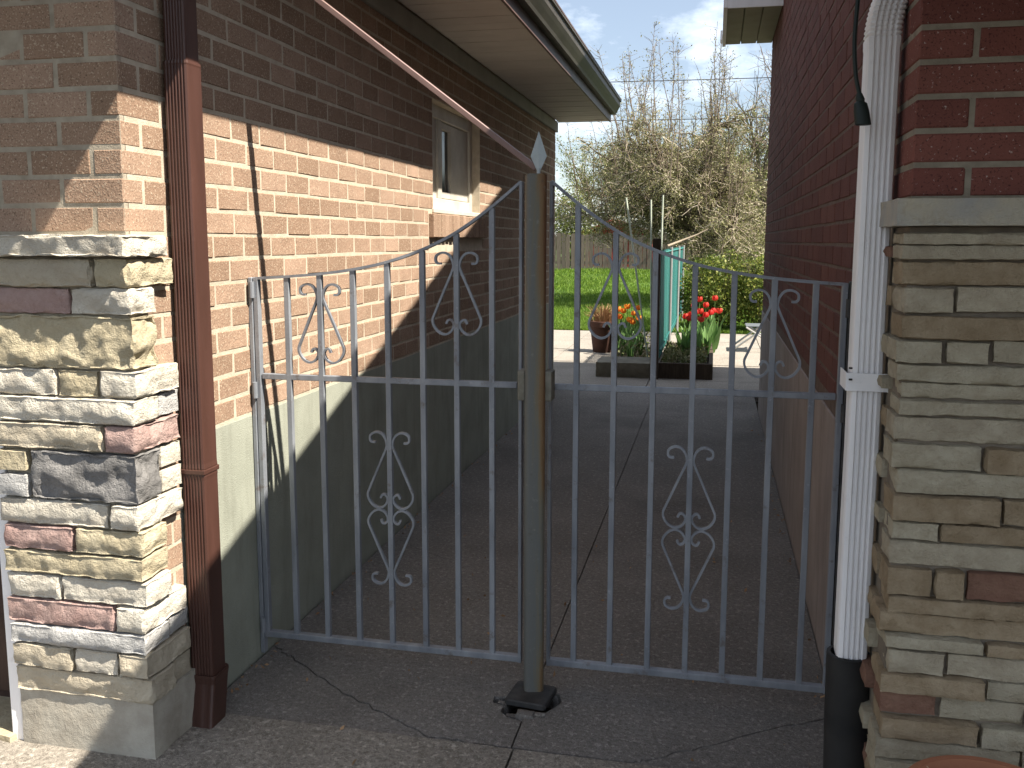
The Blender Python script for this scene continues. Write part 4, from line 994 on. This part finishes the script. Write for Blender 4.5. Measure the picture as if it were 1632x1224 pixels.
# taller bare tree behind on the right
def bare_tree(base, h, spread, seed, label, leafmat=None, nleaf=0, lsize=.05, twmat='twig_red', group=None):
    T = Tree(seed); r = T.r; base = Vector(base)
    tr = T.branch(base, (0,0,1), h*.35, .16, .11, 6, .05, sides=8); pts = []
    lv1 = []
    for k in range(9):
        p, d = T.at(tr, r.uniform(.6,1)); a = r.uniform(0,6.28)
        lv1.append(T.branch(p, (math.cos(a)*spread, math.sin(a)*spread, r.uniform(.8,1.5)), h*r.uniform(.4,.62), .07, .018, 8, .09, up=.03, sides=6))
    for b1 in lv1:
        for k in range(10):
            p, d = T.at(b1, r.uniform(.25,1)); v = d+Vector((r.gauss(0,.6), r.gauss(0,.6), r.gauss(.25,.4)))
            b2 = T.branch(p, v, h*r.uniform(.12,.26), .02, .007, 6, .14, up=.03, sides=4)
            for q in range(9):
                pp, dd = T.at(b2, r.uniform(.15,1)); v = dd+Vector((r.gauss(0,.7), r.gauss(0,.7), r.gauss(.1,.6)))
                tw = T.branch(pp, v, h*r.uniform(.05,.11), .009, .004, 3, .2, sides=3, twig=True); pts += tw[1:]
    o = empty('tree', (0,0,0), label, 'tree', group)
    T.wood.build('trunk', MAT['bark'], o, smooth=True); T.twig.build('twigs', MAT[twmat], o)
    if leafmat:
        P = np.array([tuple(p) for p in pts]); i = rng.integers(0, len(P), nleaf); P = P[i]+rng.normal(size=(nleaf,3))*.10
        link('crown', leaf_mesh('crown', P, rng.uniform(.6,1.2,nleaf)*lsize, rng), MAT[leafmat], o)
    return o
bare_tree((1.5,33.5,.4), 7.6, .55, 21, 'tall bare reddish tree against the cloud at right', 'bud', 1500, .05)
bare_tree((-1.4,37,.4), 6.0, .8, 22, 'slender bare tree behind the fruit tree', 'bud', 2500, .06)
bare_tree((-4.9,40,.4), 6.2, .9, 23, 'pale green spring tree beyond the fence, at the house corner', 'spring', 9000, .10, 'twig')
bare_tree((1.2,36,.4), 5.4, .95, 24, 'leafy green spring tree beside the grey house', 'spring', 14000, .10, 'twig')
bare_tree((-2.6,42,.4), 6.2, 1.0, 25, 'hazy green spring tree behind the red shed', 'spring', 9000, .10, 'twig')
bare_tree((4.6,34,.4), 7.0, .9, 26, 'bare spreading tree behind the red brick house', 'spring', 6000, .09)
# shrubs
def shrub(name, label, cx, cy, rx, ry, h, z0, n, mat, lsize, seed, group=None):
    q = np.random.default_rng(seed); o = empty(name, (0,0,0), label, 'shrub', group)
    u = q.normal(size=(n,3)); u /= np.linalg.norm(u, axis=1)[:,None]; rad = q.random(n)**.4
    lump = 1+.22*np.sin(u[:,0]*6+seed)*np.cos(u[:,2]*7+u[:,1]*5)
    P = u*rad[:,None]*lump[:,None]; P = P*np.array([rx,ry,h/2])+np.array([cx,cy,z0+h/2]); P = P[P[:,2] > z0]
    link('crown', leaf_mesh('crown', P, q.uniform(.6,1.3,len(P))*lsize, q), MAT[mat], o)
    st = MB(); r = random.Random(seed)
    for k in range(14):
        a = r.uniform(0,6.28); x, y = r.uniform(-.3,.3)*rx, r.uniform(-.3,.3)*ry
        st.tube([(cx+x*.4,cy+y*.4,z0-.03),(cx+x,cy+y,z0+h*.4),(cx+x*2.4,cy+y*2.4,z0+h*.85)], [.015,.01,.004], 5)
    st.build('stems', MAT['bark'], o); return o
shrub('shrub', 'dense green hedge shrub behind the red tulips', .05,16.0,.68,.6,1.30,-.02,9000,'hedge',.055,31,'garden shrubs')
shrub('shrub', 'yellow-green shrub at the corner of the red brick wall', .85,15.8,.55,.6,1.35,-.02,7000,'hedge',.055,32,'garden shrubs')
shrub('shrub', 'tall yellow-green bush beyond the fence beside the brown house corner', -5.3,34.5,1.0,.8,3.2,.4,6000,'spring',.10,33,'bushes behind the fence')
shrub('shrub', 'dark low bush in front of the grey house', 1.0,30,1.6,.8,1.4,.4,5000,'hedge',.10,34,'bushes behind the fence')
shrub('shrub', 'olive bush between the shed and the grey house', -.9,35,1.2,.8,2.6,.4,6000,'spring',.10,35,'bushes behind the fence')
# utility cables
for i, (z0, z1, lab) in enumerate([(5.92,5.79,'upper thin utility cable crossing the sky'), (4.87,4.78,'lower thin utility cable crossing the sky')]):
    o = MB().tube([(-14+28*k/20, 26, z0+(z1-z0)*(k/20)-.25*(1-((k-10)/10)**2)+.2) for k in range(21)], .012, 5).build('utility_cable', MAT['cable']); tag(o, lab, 'cable', 'cables over the back gardens')

# leaf litter and straws along the foot of the walls
n = 150; q = np.random.default_rng(9)
yy = 2.6+5.5*q.random(n)**1.6; side = q.random(n) < .55
xx = np.where(side, -1.555+np.abs(q.normal(size=n))*.03, .405-np.abs(q.normal(size=n))*.03)
k2 = 60; xx = np.concatenate([xx, q.uniform(-1.4,.35,k2)]); yy = np.concatenate([yy, q.uniform(2.3,5,k2)])
lit = leaf_mesh('leaf_litter', np.stack([xx,yy,np.full(n+k2,.010)],1), q.uniform(.008,.026,n+k2), q, 0, .5)
tag(link('leaf_litter', lit, MAT['dry']), 'scattered dry leaf bits along the foot of the walls', 'leaf litter', kind='stuff')
